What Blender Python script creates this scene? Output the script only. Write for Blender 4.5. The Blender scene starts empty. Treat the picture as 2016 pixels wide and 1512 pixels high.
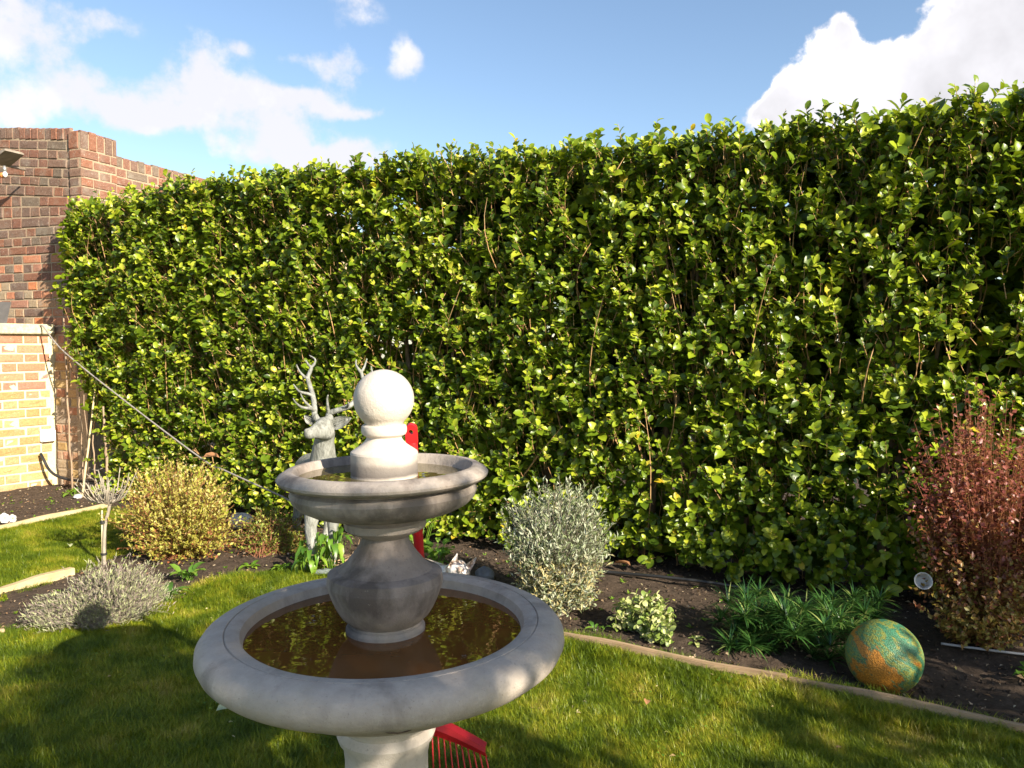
import bpy, bmesh, math, random
import numpy as np
from mathutils import Vector, Matrix, Euler

rng = np.random.default_rng(7)
random.seed(7)
R = math.radians
scene = bpy.context.scene
COL = scene.collection

# ------------------------------------------------------------------ camera
CAM_H = 1.21
PITCH = math.atan(76 / 1518)
cam_data = bpy.data.cameras.new("camera")
cam_data.sensor_width = 36.0
cam_data.lens = 36.0 * 1518 / 2016
cam_data.clip_start = 0.05
cam_data.clip_end = 600
cam = bpy.data.objects.new("camera", cam_data)
COL.objects.link(cam)
cam.location = (0, 0, CAM_H)
cam.rotation_euler = (math.pi / 2 - PITCH, 0, 0)
scene.camera = cam


def pt(u, v, Y):
    """point of the place seen at photo pixel (u, v) at distance Y"""
    x = (u - 1008) / 1518
    z = -(v - 756) / 1518
    r = (x, math.cos(PITCH) + z * math.sin(PITCH), z * math.cos(PITCH) - math.sin(PITCH))
    t = Y / r[1]
    return Vector((r[0] * t, Y, CAM_H + r[2] * t))


# ------------------------------------------------------------------ world and sun
SUN_EL = R(25.5)
SUN_H = np.array([0.687, -0.727])            # horizontal direction towards the sun
world = bpy.data.worlds.new("World")
scene.world = world
world.use_nodes = True
SKY_STRENGTH = 0.085
CLOUD = 5.0
EXPOSURE = 1.35
SUN_STRENGTH = 5.0


def build_world():
    nt = world.node_tree
    nt.nodes.clear()
    N = nt.nodes.new
    L = nt.links.new
    out = N('ShaderNodeOutputWorld')
    bg = N('ShaderNodeBackground')
    bg.inputs['Strength'].default_value = SKY_STRENGTH
    L(bg.outputs[0], out.inputs[0])
    sky = N('ShaderNodeTexSky')
    sky.sky_type = 'NISHITA'
    sky.sun_disc = False
    sky.sun_elevation = SUN_EL
    sky.sun_rotation = math.atan2(SUN_H[0], SUN_H[1])
    sky.altitude = 50
    sky.air_density = 1.0
    sky.dust_density = 0.6
    sky.ozone_density = 1.5

    def m(op, a, b=None, c=None, clamp=False):
        n = N('ShaderNodeMath')
        n.operation = op
        n.use_clamp = clamp
        for i, x in enumerate((a, b, c)):
            if x is None:
                continue
            if isinstance(x, (int, float)):
                n.inputs[i].default_value = x
            else:
                L(x, n.inputs[i])
        return n.outputs[0]

    tc = N('ShaderNodeTexCoord')

    def noise(scale, detail, rough, seed, vec=None):
        mp = N('ShaderNodeMapping')
        mp.inputs['Location'].default_value = (seed, seed * 1.7, seed * .3)
        L(vec or tc.outputs['Generated'], mp.inputs[0])
        n = N('ShaderNodeTexNoise')
        n.inputs['Scale'].default_value = scale
        n.inputs['Detail'].default_value = detail
        n.inputs['Roughness'].default_value = rough
        L(mp.outputs[0], n.inputs[0])
        return n

    sep = N('ShaderNodeSeparateXYZ')
    L(tc.outputs['Generated'], sep.inputs[0])
    dist = noise(6.0, 5, .55, 3.1)
    dsep = N('ShaderNodeSeparateColor')
    L(dist.outputs['Color'], dsep.inputs[0])
    az0 = m('ARCTAN2', sep.outputs[0], sep.outputs[1])
    el0 = m('ARCSINE', sep.outputs[2])
    az = m('ADD', az0, m('MULTIPLY', m('SUBTRACT', dsep.outputs[0], .5), .16))
    el = m('ADD', el0, m('MULTIPLY', m('SUBTRACT', dsep.outputs[1], .5), .11))

    def blobs(lst):
        tot = None
        for (u, v, ru, rv, w) in lst:
            x = (u - 1008) / 1518
            z = -(v - 756) / 1518
            yy = math.cos(PITCH) + z * math.sin(PITCH)
            zz = z * math.cos(PITCH) - math.sin(PITCH)
            a = math.atan2(x, yy)
            e = math.asin(zz / math.sqrt(x * x + yy * yy + zz * zz))
            fa = 1518 / math.cos(a) ** 2
            da = m('MULTIPLY', m('SUBTRACT', az, a), fa / ru)
            de = m('MULTIPLY', m('SUBTRACT', el, e), 1518 / rv)
            r2 = m('ADD', m('MULTIPLY', da, da), m('MULTIPLY', de, de))
            g = m('MULTIPLY', m('EXPONENT', m('MULTIPLY', r2, -1.0)), w)
            tot = g if tot is None else m('ADD', tot, g)
        return tot

    soft = blobs([(20, 45, 130, 55, 1.0), (190, 20, 100, 28, .65), (120, 175, 120, 42, .9), (30, 225, 110, 28, .7),
                  (300, 232, 150, 28, .85), (450, 180, 130, 45, 1.0), (560, 195, 70, 26, .6), (410, 85, 36, 45, .75),
                  (480, 60, 40, 24, .6), (575, 100, 48, 26, .8), (665, 125, 48, 40, .9), (785, 112, 34, 34, .9),
                  (640, 195, 50, 24, .85), (705, 215, 45, 17, .8), (550, 270, 110, 34, .85), (650, 310, 130, 30, .85),
                  (440, 300, 60, 16, .6), (660, 5, 70, 16, .5), (700, 45, 35, 18, .4), (1300, 235, 0.001, 1, 0)][:-1])
    hard = blobs([(1610, 150, 90, 70, .95), (1500, 205, 70, 34, .8), (1720, 200, 140, 75, 1.0), (1930, 120, 130, 105, 1.3),
                  (2080, 20, 160, 150, 1.3), (1690, 300, 190, 90, 1.0), (1650, 80, 40, 30, .3)])
    n1 = noise(9.0, 8, .62, 1.0)
    n2 = noise(22.0, 8, .6, 5.0)
    n3 = noise(3.0, 7, .6, 9.0)

    def smooth(x, lo, hi):
        r = N('ShaderNodeMapRange')
        r.interpolation_type = 'SMOOTHSTEP'
        r.inputs['From Min'].default_value = lo
        r.inputs['From Max'].default_value = hi
        L(x, r.inputs['Value'])
        return r.outputs[0]

    s_field = m('ADD', soft, m('MULTIPLY', m('SUBTRACT', n1.outputs[0], .5), 2.6))
    s_field = m('ADD', s_field, m('MULTIPLY', m('SUBTRACT', n2.outputs[0], .5), .9))
    s_mask = m('MULTIPLY', smooth(s_field, .22, .88), smooth(soft, .08, .42))
    h_field = m('ADD', hard, m('MULTIPLY', m('SUBTRACT', n2.outputs[0], .5), 1.1))
    h_mask = smooth(h_field, .46, .66)
    # the rest of the sky, outside the view, carries clouds of the same kind
    outside = m('MAXIMUM', smooth(m('ABSOLUTE', az0), .80, 1.1), smooth(el0, .47, .62))
    g_mask = m('MULTIPLY', smooth(n3.outputs[0], .54, .72), outside)
    g_mask = m('MULTIPLY', g_mask, smooth(el0, 0.0, .1))
    mask = m('MAXIMUM', m('MAXIMUM', m('MULTIPLY', s_mask, .93), h_mask), m('MULTIPLY', g_mask, .9))
    # cloud tone
    shade = N('ShaderNodeMapRange')
    shade.inputs['From Min'].default_value = .3
    shade.inputs['From Max'].default_value = .7
    shade.inputs['To Min'].default_value = .74
    shade.inputs['To Max'].default_value = 1.12
    L(noise(7.0, 5, .6, 12.0).outputs[0], shade.inputs['Value'])
    rim = smooth(h_field, .9, .55)
    tone = m('MULTIPLY', m('MAXIMUM', shade.outputs[0], m('MULTIPLY', m('SUBTRACT', 1.0, h_mask), .93)), m('ADD', .97, m('MULTIPLY', m('MULTIPLY', rim, h_mask), .30)))
    ccol = N('ShaderNodeMix')
    ccol.data_type = 'RGBA'
    ccol.blend_type = 'MULTIPLY'
    ccol.inputs[0].default_value = 1
    ccol.inputs[6].default_value = (CLOUD * .985, CLOUD * .97, CLOUD * 1.02, 1)
    comb = N('ShaderNodeCombineColor')
    for i in range(3):
        L(tone, comb.inputs[i])
    L(comb.outputs[0], ccol.inputs[7])
    mix = N('ShaderNodeMix')
    mix.data_type = 'RGBA'
    L(mask, mix.inputs[0])
    L(sky.outputs[0], mix.inputs[6])
    L(ccol.outputs[2], mix.inputs[7])
    L(mix.outputs[2], bg.inputs['Color'])


build_world()

sun_data = bpy.data.lights.new("sun", 'SUN')
sun_data.energy = SUN_STRENGTH
sun_data.angle = R(0.53)
sun_data.color = (1.0, 0.90, 0.74)
sun = bpy.data.objects.new("sun", sun_data)
COL.objects.link(sun)
_s = Vector((SUN_H[0] * math.cos(SUN_EL), SUN_H[1] * math.cos(SUN_EL), math.sin(SUN_EL)))
sun.rotation_euler = _s.to_track_quat('Z', 'Y').to_euler()
sun.location = (6, -6, 6)

scene.view_settings.view_transform = 'Standard'
scene.view_settings.look = 'None'
scene.view_settings.gamma = 1
scene.view_settings.exposure = EXPOSURE
scene.view_settings.use_curve_mapping = False
scene.cycles.max_bounces = 8
scene.cycles.transmission_bounces = 4
scene.cycles.transparent_max_bounces = 8


# ------------------------------------------------------------------ materials
class Nodes:
    def __init__(s, name):
        s.m = bpy.data.materials.new(name)
        s.m.use_nodes = True
        s.nt = s.m.node_tree
        s.nt.nodes.clear()
        s.out = s.nt.nodes.new('ShaderNodeOutputMaterial')

    def n(s, t, **kw):
        nd = s.nt.nodes.new(t)
        for k, v in kw.items():
            setattr(nd, k, v)
        return nd

    def l(s, a, b):
        s.nt.links.new(a, b)

    def noise(s, scale, detail=4, rough=.55, coord='world', stretch=None, loc=None):
        if coord == 'world':
            g = s.n('ShaderNodeNewGeometry').outputs['Position']
        else:
            g = s.n('ShaderNodeTexCoord').outputs['Object']
        if stretch or loc:
            mp = s.n('ShaderNodeMapping')
            if stretch:
                mp.inputs['Scale'].default_value = stretch
            if loc:
                mp.inputs['Location'].default_value = loc
            s.l(g, mp.inputs[0])
            g = mp.outputs[0]
        t = s.n('ShaderNodeTexNoise')
        t.inputs['Scale'].default_value = scale
        t.inputs['Detail'].default_value = detail
        t.inputs['Roughness'].default_value = rough
        s.l(g, t.inputs[0])
        return t.outputs[0]

    def ramp(s, fac, stops, interp='LINEAR'):
        r = s.n('ShaderNodeValToRGB')
        cr = r.color_ramp
        cr.interpolation = interp
        while len(cr.elements) > 1:
            cr.elements.remove(cr.elements[-1])
        for i, (p, c) in enumerate(stops):
            e = cr.elements[0] if i == 0 else cr.elements.new(p)
            e.position = p
            e.color = (*c, 1) if len(c) == 3 else c
        s.l(fac, r.inputs[0])
        return r.outputs[0]

    def mix(s, fac, a, b, blend='MIX'):
        x = s.n('ShaderNodeMix', data_type='RGBA', blend_type=blend)
        for sock, v in ((x.inputs[0], fac), (x.inputs[6], a), (x.inputs[7], b)):
            if isinstance(v, (int, float)):
                sock.default_value = v
            elif isinstance(v, tuple):
                sock.default_value = (*v, 1)
            else:
                s.l(v, sock)
        return x.outputs[2]

    def math(s, op, a, b=None, clamp=False):
        x = s.n('ShaderNodeMath', operation=op, use_clamp=clamp)
        for i, v in enumerate((a, b)):
            if v is None:
                continue
            if isinstance(v, (int, float)):
                x.inputs[i].default_value = v
            else:
                s.l(v, x.inputs[i])
        return x.outputs[0]

    def attr(s, name='rnd'):
        return s.n('ShaderNodeAttribute', attribute_name=name).outputs['Fac']

    def objrnd(s):
        return s.n('ShaderNodeObjectInfo').outputs['Random']

    def bump(s, height, strength=.4, dist=.01):
        b = s.n('ShaderNodeBump')
        b.inputs['Strength'].default_value = strength
        b.inputs['Distance'].default_value = dist
        s.l(height, b.inputs['Height'])
        return b.outputs[0]

    def principled(s, col, rough=.6, normal=None, metal=0, spec=.5, trans=0, coat=0):
        p = s.n('ShaderNodeBsdfPrincipled')
        if isinstance(col, tuple):
            p.inputs['Base Color'].default_value = (*col, 1)
        else:
            s.l(col, p.inputs['Base Color'])
        if isinstance(rough, (int, float)):
            p.inputs['Roughness'].default_value = rough
        else:
            s.l(rough, p.inputs['Roughness'])
        p.inputs['Metallic'].default_value = metal
        p.inputs['Specular IOR Level'].default_value = spec
        p.inputs['Coat Weight'].default_value = coat
        if normal is not None:
            s.l(normal, p.inputs['Normal'])
        return p

    def done(s, shader):
        s.l(shader.outputs[0], s.out.inputs[0])
        return s.m


def leaf_mat(name, stops, rough=.38, transl=.3, tcol=(.30, .45, .03), spec=.5, use_obj=False, big_noise=0.0, gain=1.0):
    m = Nodes(name)
    f = m.attr()
    if use_obj:
        f = m.math('FRACT', m.math('ADD', f, m.objrnd()))
    if big_noise:
        nz = m.noise(2.2, 3)
        f = m.math('ADD', f, m.math('MULTIPLY', m.math('SUBTRACT', nz, .5), big_noise), clamp=True)
    stops = [(p, tuple(min(1, k * gain) for k in c)) for p, c in stops]
    c = m.ramp(f, stops)
    p = m.principled(c, rough, spec=spec, normal=m.bump(m.noise(60, 2), .15, .004))
    t = m.n('ShaderNodeBsdfTranslucent')
    m.l(m.mix(.65, c, tuple(k * gain for k in tcol)), t.inputs[0])
    mx = m.n('ShaderNodeMixShader')
    mx.inputs[0].default_value = transl
    m.l(p.outputs[0], mx.inputs[1])
    m.l(t.outputs[0], mx.inputs[2])
    return m.done(mx)


def mat_hedge_leaf():
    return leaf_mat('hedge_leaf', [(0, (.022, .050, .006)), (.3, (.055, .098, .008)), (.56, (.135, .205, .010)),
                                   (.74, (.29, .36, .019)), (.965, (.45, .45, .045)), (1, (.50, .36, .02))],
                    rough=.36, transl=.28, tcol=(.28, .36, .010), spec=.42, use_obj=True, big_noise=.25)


def mat_bark(name, a, b, scale=40, rough=.8):
    m = Nodes(name)
    f = m.noise(scale, 5, .6, stretch=(1, 1, .25))
    c = m.ramp(f, [(.3, a), (.7, b)])
    return m.done(m.principled(c, rough, m.bump(f, .5, .004)))


def mat_simple(name, a, b, scale=20, rough=.6, bump=.3, bdist=.004, metal=0, coord='object', spec=.5, stretch=None):
    m = Nodes(name)
    f = m.noise(scale, 6, .6, coord=coord, stretch=stretch)
    c = m.ramp(f, [(.3, a), (.7, b)])
    return m.done(m.principled(c, rough, m.bump(f, bump, bdist), metal=metal, spec=spec))


def mat_stone(name, dirt=.5, base=((.50, .43, .36), (.62, .54, .46))):
    m = Nodes(name)
    big = m.noise(5, 6, .65)
    fine = m.noise(260, 3, .7)
    mid = m.noise(32, 6, .6)
    c = m.ramp(mid, [(.25, base[0]), (.75, base[1])])
    # dark algae streaks, running down
    st = m.noise(7, 6, .62, stretch=(1, 1, .45), loc=(3, 1, 2))
    mask = m.ramp(st, [(.56 - .10 * dirt, (0, 0, 0)), (.66 - .08 * dirt, (1, 1, 1))])
    c = m.mix(m.math('MULTIPLY', mask, .30 + dirt * .55), c, (.105, .085, .072))
    c = m.mix(m.math('MULTIPLY', m.ramp(big, [(.5, (0, 0, 0)), (.7, (1, 1, 1))]), .25), c, (.40, .36, .24))
    pits = m.ramp(fine, [(.25, (.55, .55, .55)), (.36, (1, 1, 1))])
    c = m.mix(.8, c, pits, 'MULTIPLY')
    lich = m.ramp(m.noise(90, 4, .7, loc=(5, 5, 5)), [(.66, (0, 0, 0)), (.72, (1, 1, 1))])
    c = m.mix(m.math('MULTIPLY', lich, .35), c, (.50, .47, .38))
    spk = m.ramp(m.noise(140, 3, .6, loc=(2, 9, 5)), [(.28, (.35, .35, .35)), (.34, (0, 0, 0))])
    c = m.mix(spk, c, (.10, .085, .07))
    h = m.math('ADD', m.math('MULTIPLY', fine, .6), m.math('ADD', mid, m.math('MULTIPLY', m.noise(110, 4, .65), .7)))
    return m.done(m.principled(c, .82, m.bump(h, .42, .004), spec=.3))


def mat_brick(name, stops, weather=.5):
    m = Nodes(name)
    r = m.objrnd()
    c = m.ramp(r, stops, 'CONSTANT')
    f = m.noise(55, 6, .65)
    f2 = m.noise(9, 5, .6)
    c = m.mix(.75, c, m.ramp(f, [(.25, (.55, .5, .48)), (.5, (1, 1, 1)), (.8, (1.25, 1.2, 1.15))]), 'MULTIPLY')
    sp = m.ramp(m.noise(120, 3, .6), [(.62, (0, 0, 0)), (.68, (1, 1, 1))])
    c = m.mix(m.math('MULTIPLY', sp, weather), c, (.55, .50, .42))
    c = m.mix(m.math('MULTIPLY', m.ramp(f2, [(.52, (0, 0, 0)), (.7, (1, 1, 1))]), weather * .6), c, (.30, .27, .22))
    return m.done(m.principled(c, .9, m.bump(f, .6, .006), spec=.25))


def mat_mortar(name, a, b):
    return mat_simple(name, a, b, 60, .95, .6, .006, coord='world', spec=.2)


def mat_wood(name, a, b, rough=.8):
    m = Nodes(name)
    f = m.noise(30, 6, .6, coord='object', stretch=(.06, 1, 1))
    g = m.noise(6, 4, .6, coord='world')
    c = m.ramp(f, [(.3, a), (.7, b)])
    c = m.mix(m.math('MULTIPLY', m.ramp(g, [(.5, (0, 0, 0)), (.7, (1, 1, 1))]), .5), c, (.13, .12, .06))
    return m.done(m.principled(c, rough, m.bump(f, .5, .004), spec=.3))


def mat_soil():
    m = Nodes('soil')
    f = m.noise(38, 8, .7)
    g = m.noise(3, 5, .6)
    c = m.ramp(f, [(.3, (.030, .020, .014)), (.55, (.070, .048, .034)), (.8, (.14, .105, .078))])
    c = m.mix(m.math('MULTIPLY', g, .35), c, (.10, .075, .05))
    h = m.math('ADD', f, m.math('MULTIPLY', m.noise(150, 4, .7), .5))
    return m.done(m.principled(c, .95, m.bump(h, .9, .012), spec=.2))


def mat_grass():
    m = Nodes('grass')
    f = m.attr()
    patch = m.noise(5.5, 4, .6)
    big = m.noise(1.3, 3, .5)
    v = m.math('ADD', m.math('MULTIPLY', f, .55), m.math('MULTIPLY', m.objrnd(), .12))
    v = m.math('ADD', v, m.math('MULTIPLY', m.math('SUBTRACT', patch, .5), 2.1))
    v = m.math('ADD', v, m.math('MULTIPLY', m.math('SUBTRACT', big, .5), .6), clamp=True)
    c = m.ramp(v, [(0, (.070, .115, .006)), (.30, (.150, .210, .010)), (.55, (.27, .30, .016)), (.78, (.40, .35, .035)), (1, (.52, .40, .12))])
    p = m.principled(c, .42, spec=.35)
    t = m.n('ShaderNodeBsdfTranslucent')
    m.l(m.mix(.5, c, (.28, .32, .012)), t.inputs[0])
    mx = m.n('ShaderNodeMixShader')
    mx.inputs[0].default_value = .35
    m.l(p.outputs[0], mx.inputs[1])
    m.l(t.outputs[0], mx.inputs[2])
    return m.done(mx)


def mat_lawn_base():
    m = Nodes('lawn_base')
    f = m.noise(45, 6, .65)
    c = m.ramp(f, [(.3, (.030, .045, .010)), (.55, (.055, .08, .015)), (.8, (.11, .10, .035))])
    return m.done(m.principled(c, .95, m.bump(f, .8, .015), spec=.2))


def mat_water(name, col, ripple=.004):
    m = Nodes(name)
    f = m.noise(9, 3, .5)
    g = m.noise(3, 3, .5)
    c = m.mix(g, tuple(k * .6 for k in col), tuple(k * 1.3 for k in col))
    p = m.principled(c, .015, m.bump(f, .25, ripple), spec=.5)
    p.inputs['IOR'].default_value = 1.55
    return m.done(p)


def mat_sphere():
    m = Nodes('mosaic_glaze')
    w = m.noise(3.3, 6, .62, coord='object', stretch=(.8, 1.0, 2.1), loc=(1.7, 2.3, .4))
    c = m.ramp(w, [(.20, (.50, .18, .02)), (.385, (.44, .17, .015)), (.415, (.26, .22, .02)), (.445, (.03, .15, .07)),
                   (.50, (.03, .17, .10)), (.525, (.22, .22, .035)), (.555, (.04, .19, .10)), (.575, (.26, .24, .03)), (.60, (.03, .16, .09)), (.625, (.46, .18, .02))])
    vor = m.n('ShaderNodeTexVoronoi')
    vor.inputs['Scale'].default_value = 240
    m.l(m.n('ShaderNodeTexCoord').outputs['Object'], vor.inputs[0])
    gr = m.ramp(vor.outputs['Distance'], [(.25, (1.2, 1.2, 1.2)), (.7, (.55, .55, .55))])
    c = m.mix(.85, c, gr, 'MULTIPLY')
    inv = m.math('SUBTRACT', 1.0, vor.outputs['Distance'])
    c = m.mix(.12, c, (.13, .13, .04))
    return m.done(m.principled(c, .48, m.bump(inv, .5, .003), spec=.4))


def mat_deer():
    m = Nodes('weathered_resin')
    f = m.noise(16, 6, .65, coord='world', stretch=(2.2, 2.2, .55))
    g = m.noise(70, 4, .6, coord='world', stretch=(1.6, 1.6, .5))
    c = m.ramp(f, [(.28, (.10, .10, .085)), (.5, (.23, .235, .21)), (.72, (.36, .36, .33))])
    c = m.mix(m.ramp(g, [(.36, (.5, .5, .5)), (.48, (0, 0, 0))]), c, (.09, .085, .07))
    return m.done(m.principled(c, .7, m.bump(m.math('ADD', g, f), .8, .007), spec=.4))


def mat_fox():
    m = Nodes('silvered_resin')
    f = m.noise(26, 5, .6)
    c = m.ramp(f, [(.30, (.07, .045, .03)), (.42, (.30, .20, .14)), (.55, (.62, .55, .50)), (.75, (.75, .72, .70))])
    return m.done(m.principled(c, .35, m.bump(f, .6, .008), spec=.6))


# ------------------------------------------------------------------ mesh helpers
def set_attr(me, name, vals):
    a = me.attributes.new(name, 'FLOAT', 'POINT')
    a.data.foreach_set('value', np.asarray(vals, dtype=np.float32))


class B:
    """collects triangles, builds one mesh"""

    def __init__(s):
        s.V, s.T, s.R, s.n = [], [], [], 0

    def add(s, v, t, r=None):
        v = np.asarray(v, float).reshape(-1, 3)
        t = np.asarray(t, int).reshape(-1, 3)
        s.V.append(v)
        s.T.append(t + s.n)
        s.R.append(np.full(len(v), .5) if r is None else np.broadcast_to(np.asarray(r, float), (len(v),)))
        s.n += len(v)

    def quads(s, v, q, r=None):
        q = np.asarray(q, int).reshape(-1, 4)
        s.add(v, np.concatenate([q[:, [0, 1, 2]], q[:, [0, 2, 3]]]), r)

    def box(s, lo, hi, M=None, r=None):
        (x0, y0, z0), (x1, y1, z1) = lo, hi
        v = np.array([(x0, y0, z0), (x1, y0, z0), (x1, y1, z0), (x0, y1, z0), (x0, y0, z1), (x1, y0, z1), (x1, y1, z1), (x0, y1, z1)], float)
        if M is not None:
            v = np.array([M @ Vector(p) for p in v])
        s.quads(v, [(0, 3, 2, 1), (4, 5, 6, 7), (0, 1, 5, 4), (1, 2, 6, 5), (2, 3, 7, 6), (3, 0, 4, 7)], r)

    def tube(s, pts, rad, sides=6, cap=True, r=None):
        P = np.asarray([tuple(p) for p in pts], float)
        n = len(P)
        rad = np.broadcast_to(np.asarray(rad, float), (n,))
        T = np.gradient(P, axis=0)
        T /= np.linalg.norm(T, axis=1)[:, None] + 1e-9
        up = np.array([0.13, .21, 1.0])
        if abs(T[0] @ up) > .9:
            up = np.array([1.0, .2, 0.1])
        U = np.cross(T, up)
        U /= np.linalg.norm(U, axis=1)[:, None] + 1e-9
        W = np.cross(T, U)
        a = np.arange(sides) * 2 * np.pi / sides
        ring = P[:, None] + rad[:, None, None] * (np.cos(a)[None, :, None] * U[:, None] + np.sin(a)[None, :, None] * W[:, None])
        v = ring.reshape(-1, 3)
        i = np.arange(n - 1)[:, None] * sides
        j = np.arange(sides)[None]
        k = (j + 1) % sides
        q = np.stack([i + j, i + k, i + sides + k, i + sides + j], -1).reshape(-1, 4)
        t = np.concatenate([q[:, [0, 1, 2]], q[:, [0, 2, 3]]])
        if cap:
            v = np.concatenate([v, P[:1], P[-1:]])
            c0, c1 = n * sides, n * sides + 1
            jj = np.arange(sides)
            kk = (jj + 1) % sides
            t = np.concatenate([t, np.stack([np.full(sides, c0), kk, jj], -1),
                                np.stack([np.full(sides, c1), (n - 1) * sides + jj, (n - 1) * sides + kk], -1)])
        s.add(v, t, r)

    def sphere(s, c, rad, seg=16, rings=10, M=None):
        rad = np.broadcast_to(np.asarray(rad, float), (3,))
        th = np.linspace(0, np.pi, rings + 1)
        ph = np.arange(seg) * 2 * np.pi / seg
        v = np.stack([np.sin(th)[:, None] * np.cos(ph), np.sin(th)[:, None] * np.sin(ph), np.cos(th)[:, None] * np.ones(seg)], -1).reshape(-1, 3) * rad
        if M is not None:
            v = v @ np.array(M.to_3x3()).T
        v = v + np.array(c)
        i = np.arange(rings)[:, None] * seg
        j = np.arange(seg)[None]
        k = (j + 1) % seg
        s.quads(v, np.stack([i + j, i + seg + j, i + seg + k, i + k], -1).reshape(-1, 4))

    def lathe(s, prof, seg=96, c=(0, 0, 0), r=None):
        prof = np.asarray(prof, float)
        ph = np.arange(seg) * 2 * np.pi / seg
        v = np.stack([prof[:, 0][:, None] * np.cos(ph), prof[:, 0][:, None] * np.sin(ph), prof[:, 1][:, None] * np.ones(seg)], -1).reshape(-1, 3) + np.array(c)
        i = np.arange(len(prof) - 1)[:, None] * seg
        j = np.arange(seg)[None]
        k = (j + 1) % seg
        s.quads(v, np.stack([i + j, i + k, i + seg + k, i + seg + j], -1).reshape(-1, 4), r)

    def build(s, name, mat=None, parent=None, smooth=True, angle=None, clean=False):
        me = bpy.data.meshes.new(name)
        V = np.concatenate(s.V)
        T = np.concatenate(s.T)
        me.vertices.add(len(V))
        me.vertices.foreach_set('co', V.astype(np.float32).ravel())
        me.loops.add(len(T) * 3)
        me.loops.foreach_set('vertex_index', T.astype(np.int32).ravel())
        me.polygons.add(len(T))
        me.polygons.foreach_set('loop_start', np.arange(0, len(T) * 3, 3, dtype=np.int32))
        me.update(calc_edges=True)
        set_attr(me, 'rnd', np.concatenate(s.R))
        me.polygons.foreach_set('use_smooth', np.full(len(T), smooth))
        if clean:
            bm = bmesh.new()
            bm.from_mesh(me)
            bmesh.ops.remove_doubles(bm, verts=bm.verts, dist=1e-6)
            bmesh.ops.recalc_face_normals(bm, faces=bm.faces)
            bm.to_mesh(me)
            bm.free()
        if angle:
            me.set_sharp_from_angle(angle=R(angle))
        if mat:
            me.materials.append(mat)
        o = bpy.data.objects.new(name, me)
        COL.objects.link(o)
        if parent:
            o.parent = parent
        return o


def tag(o, label=None, cat=None, group=None, kind=None):
    if label:
        o['label'] = label
    if cat:
        o['category'] = cat
    if group:
        o['group'] = group
    if kind:
        o['kind'] = kind
    return o


def empty(name, loc=(0, 0, 0), rz=0):
    o = bpy.data.objects.new(name, None)
    COL.objects.link(o)
    o.location = loc
    o.rotation_euler = (0, 0, rz)
    o.empty_display_size = .1
    return o


def rebase(root, loc):
    """put an Empty at the thing's base while its parts stay where they are"""
    root.location = loc
    for ch in root.children:
        ch.location = Vector(ch.location) - Vector(loc)


def unit(a):
    return a / (np.linalg.norm(a, axis=-1, keepdims=True) + 1e-9)


# leaf templates: (t along, s across, n normal), triangles
def tmpl_broad(curl=.12, fold=.10):
    rows = [(.20, .38), (.52, .53), (.84, .36)]
    v = [(0, 0, 0)]
    for t, w in rows:
        lift = curl * (t - t * t) * 2 - curl * t * t
        v += [(t, -w, lift + fold), (t, 0, lift), (t, w, lift + fold)]
    v.append((1.0, 0, -curl * 1.1))
    T = [(0, 2, 1), (0, 3, 2)]
    for k in range(2):
        a = 1 + 3 * k
        T += [(a, a + 1, a + 4), (a, a + 4, a + 3), (a + 1, a + 2, a + 5), (a + 1, a + 5, a + 4)]
    T += [(7, 8, 10), (8, 9, 10)]
    return np.array(v), np.array(T)


def tmpl_small(fold=.15):
    v = [(0, 0, 0), (.45, -.5, fold), (.45, 0, 0), (.45, .5, fold), (1, 0, -.05)]
    return np.array(v), np.array([(0, 2, 1), (0, 3, 2), (1, 2, 4), (2, 3, 4)])


def tmpl_strap(droop=.35, segs=4):
    v, T = [], []
    for k in range(segs + 1):
        t = k / segs
        w = .5 * (1 - t ** 2.2) * (.7 + .3 * min(1, t * 4)) + .02
        n = -droop * t * t
        v += [(t, -w, n), (t, w, n)]
    for k in range(segs):
        a = 2 * k
        T += [(a, a + 1, a + 3), (a, a + 3, a + 2)]
    return np.array(v), np.array(T)


T_BROAD, T_SMALL, T_STRAP = tmpl_broad(), tmpl_small(), tmpl_strap()


def add_leaves(b, P, D, Nn, Ln, Wd, tmpl, rnd):
    tv, tt = tmpl
    D = unit(D)
    Nn = unit(Nn - (Nn * D).sum(-1, keepdims=True) * D)
    S = np.cross(D, Nn)
    n = len(P)
    V = (P[:, None] + tv[None, :, 0, None] * Ln[:, None, None] * D[:, None]
         + tv[None, :, 1, None] * Wd[:, None, None] * S[:, None]
         + tv[None, :, 2, None] * Ln[:, None, None] * Nn[:, None])
    k = len(tv)
    T = tt[None] + (np.arange(n) * k)[:, None, None]
    b.add(V.reshape(-1, 3), T.reshape(-1, 3), np.repeat(rnd, k))


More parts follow.
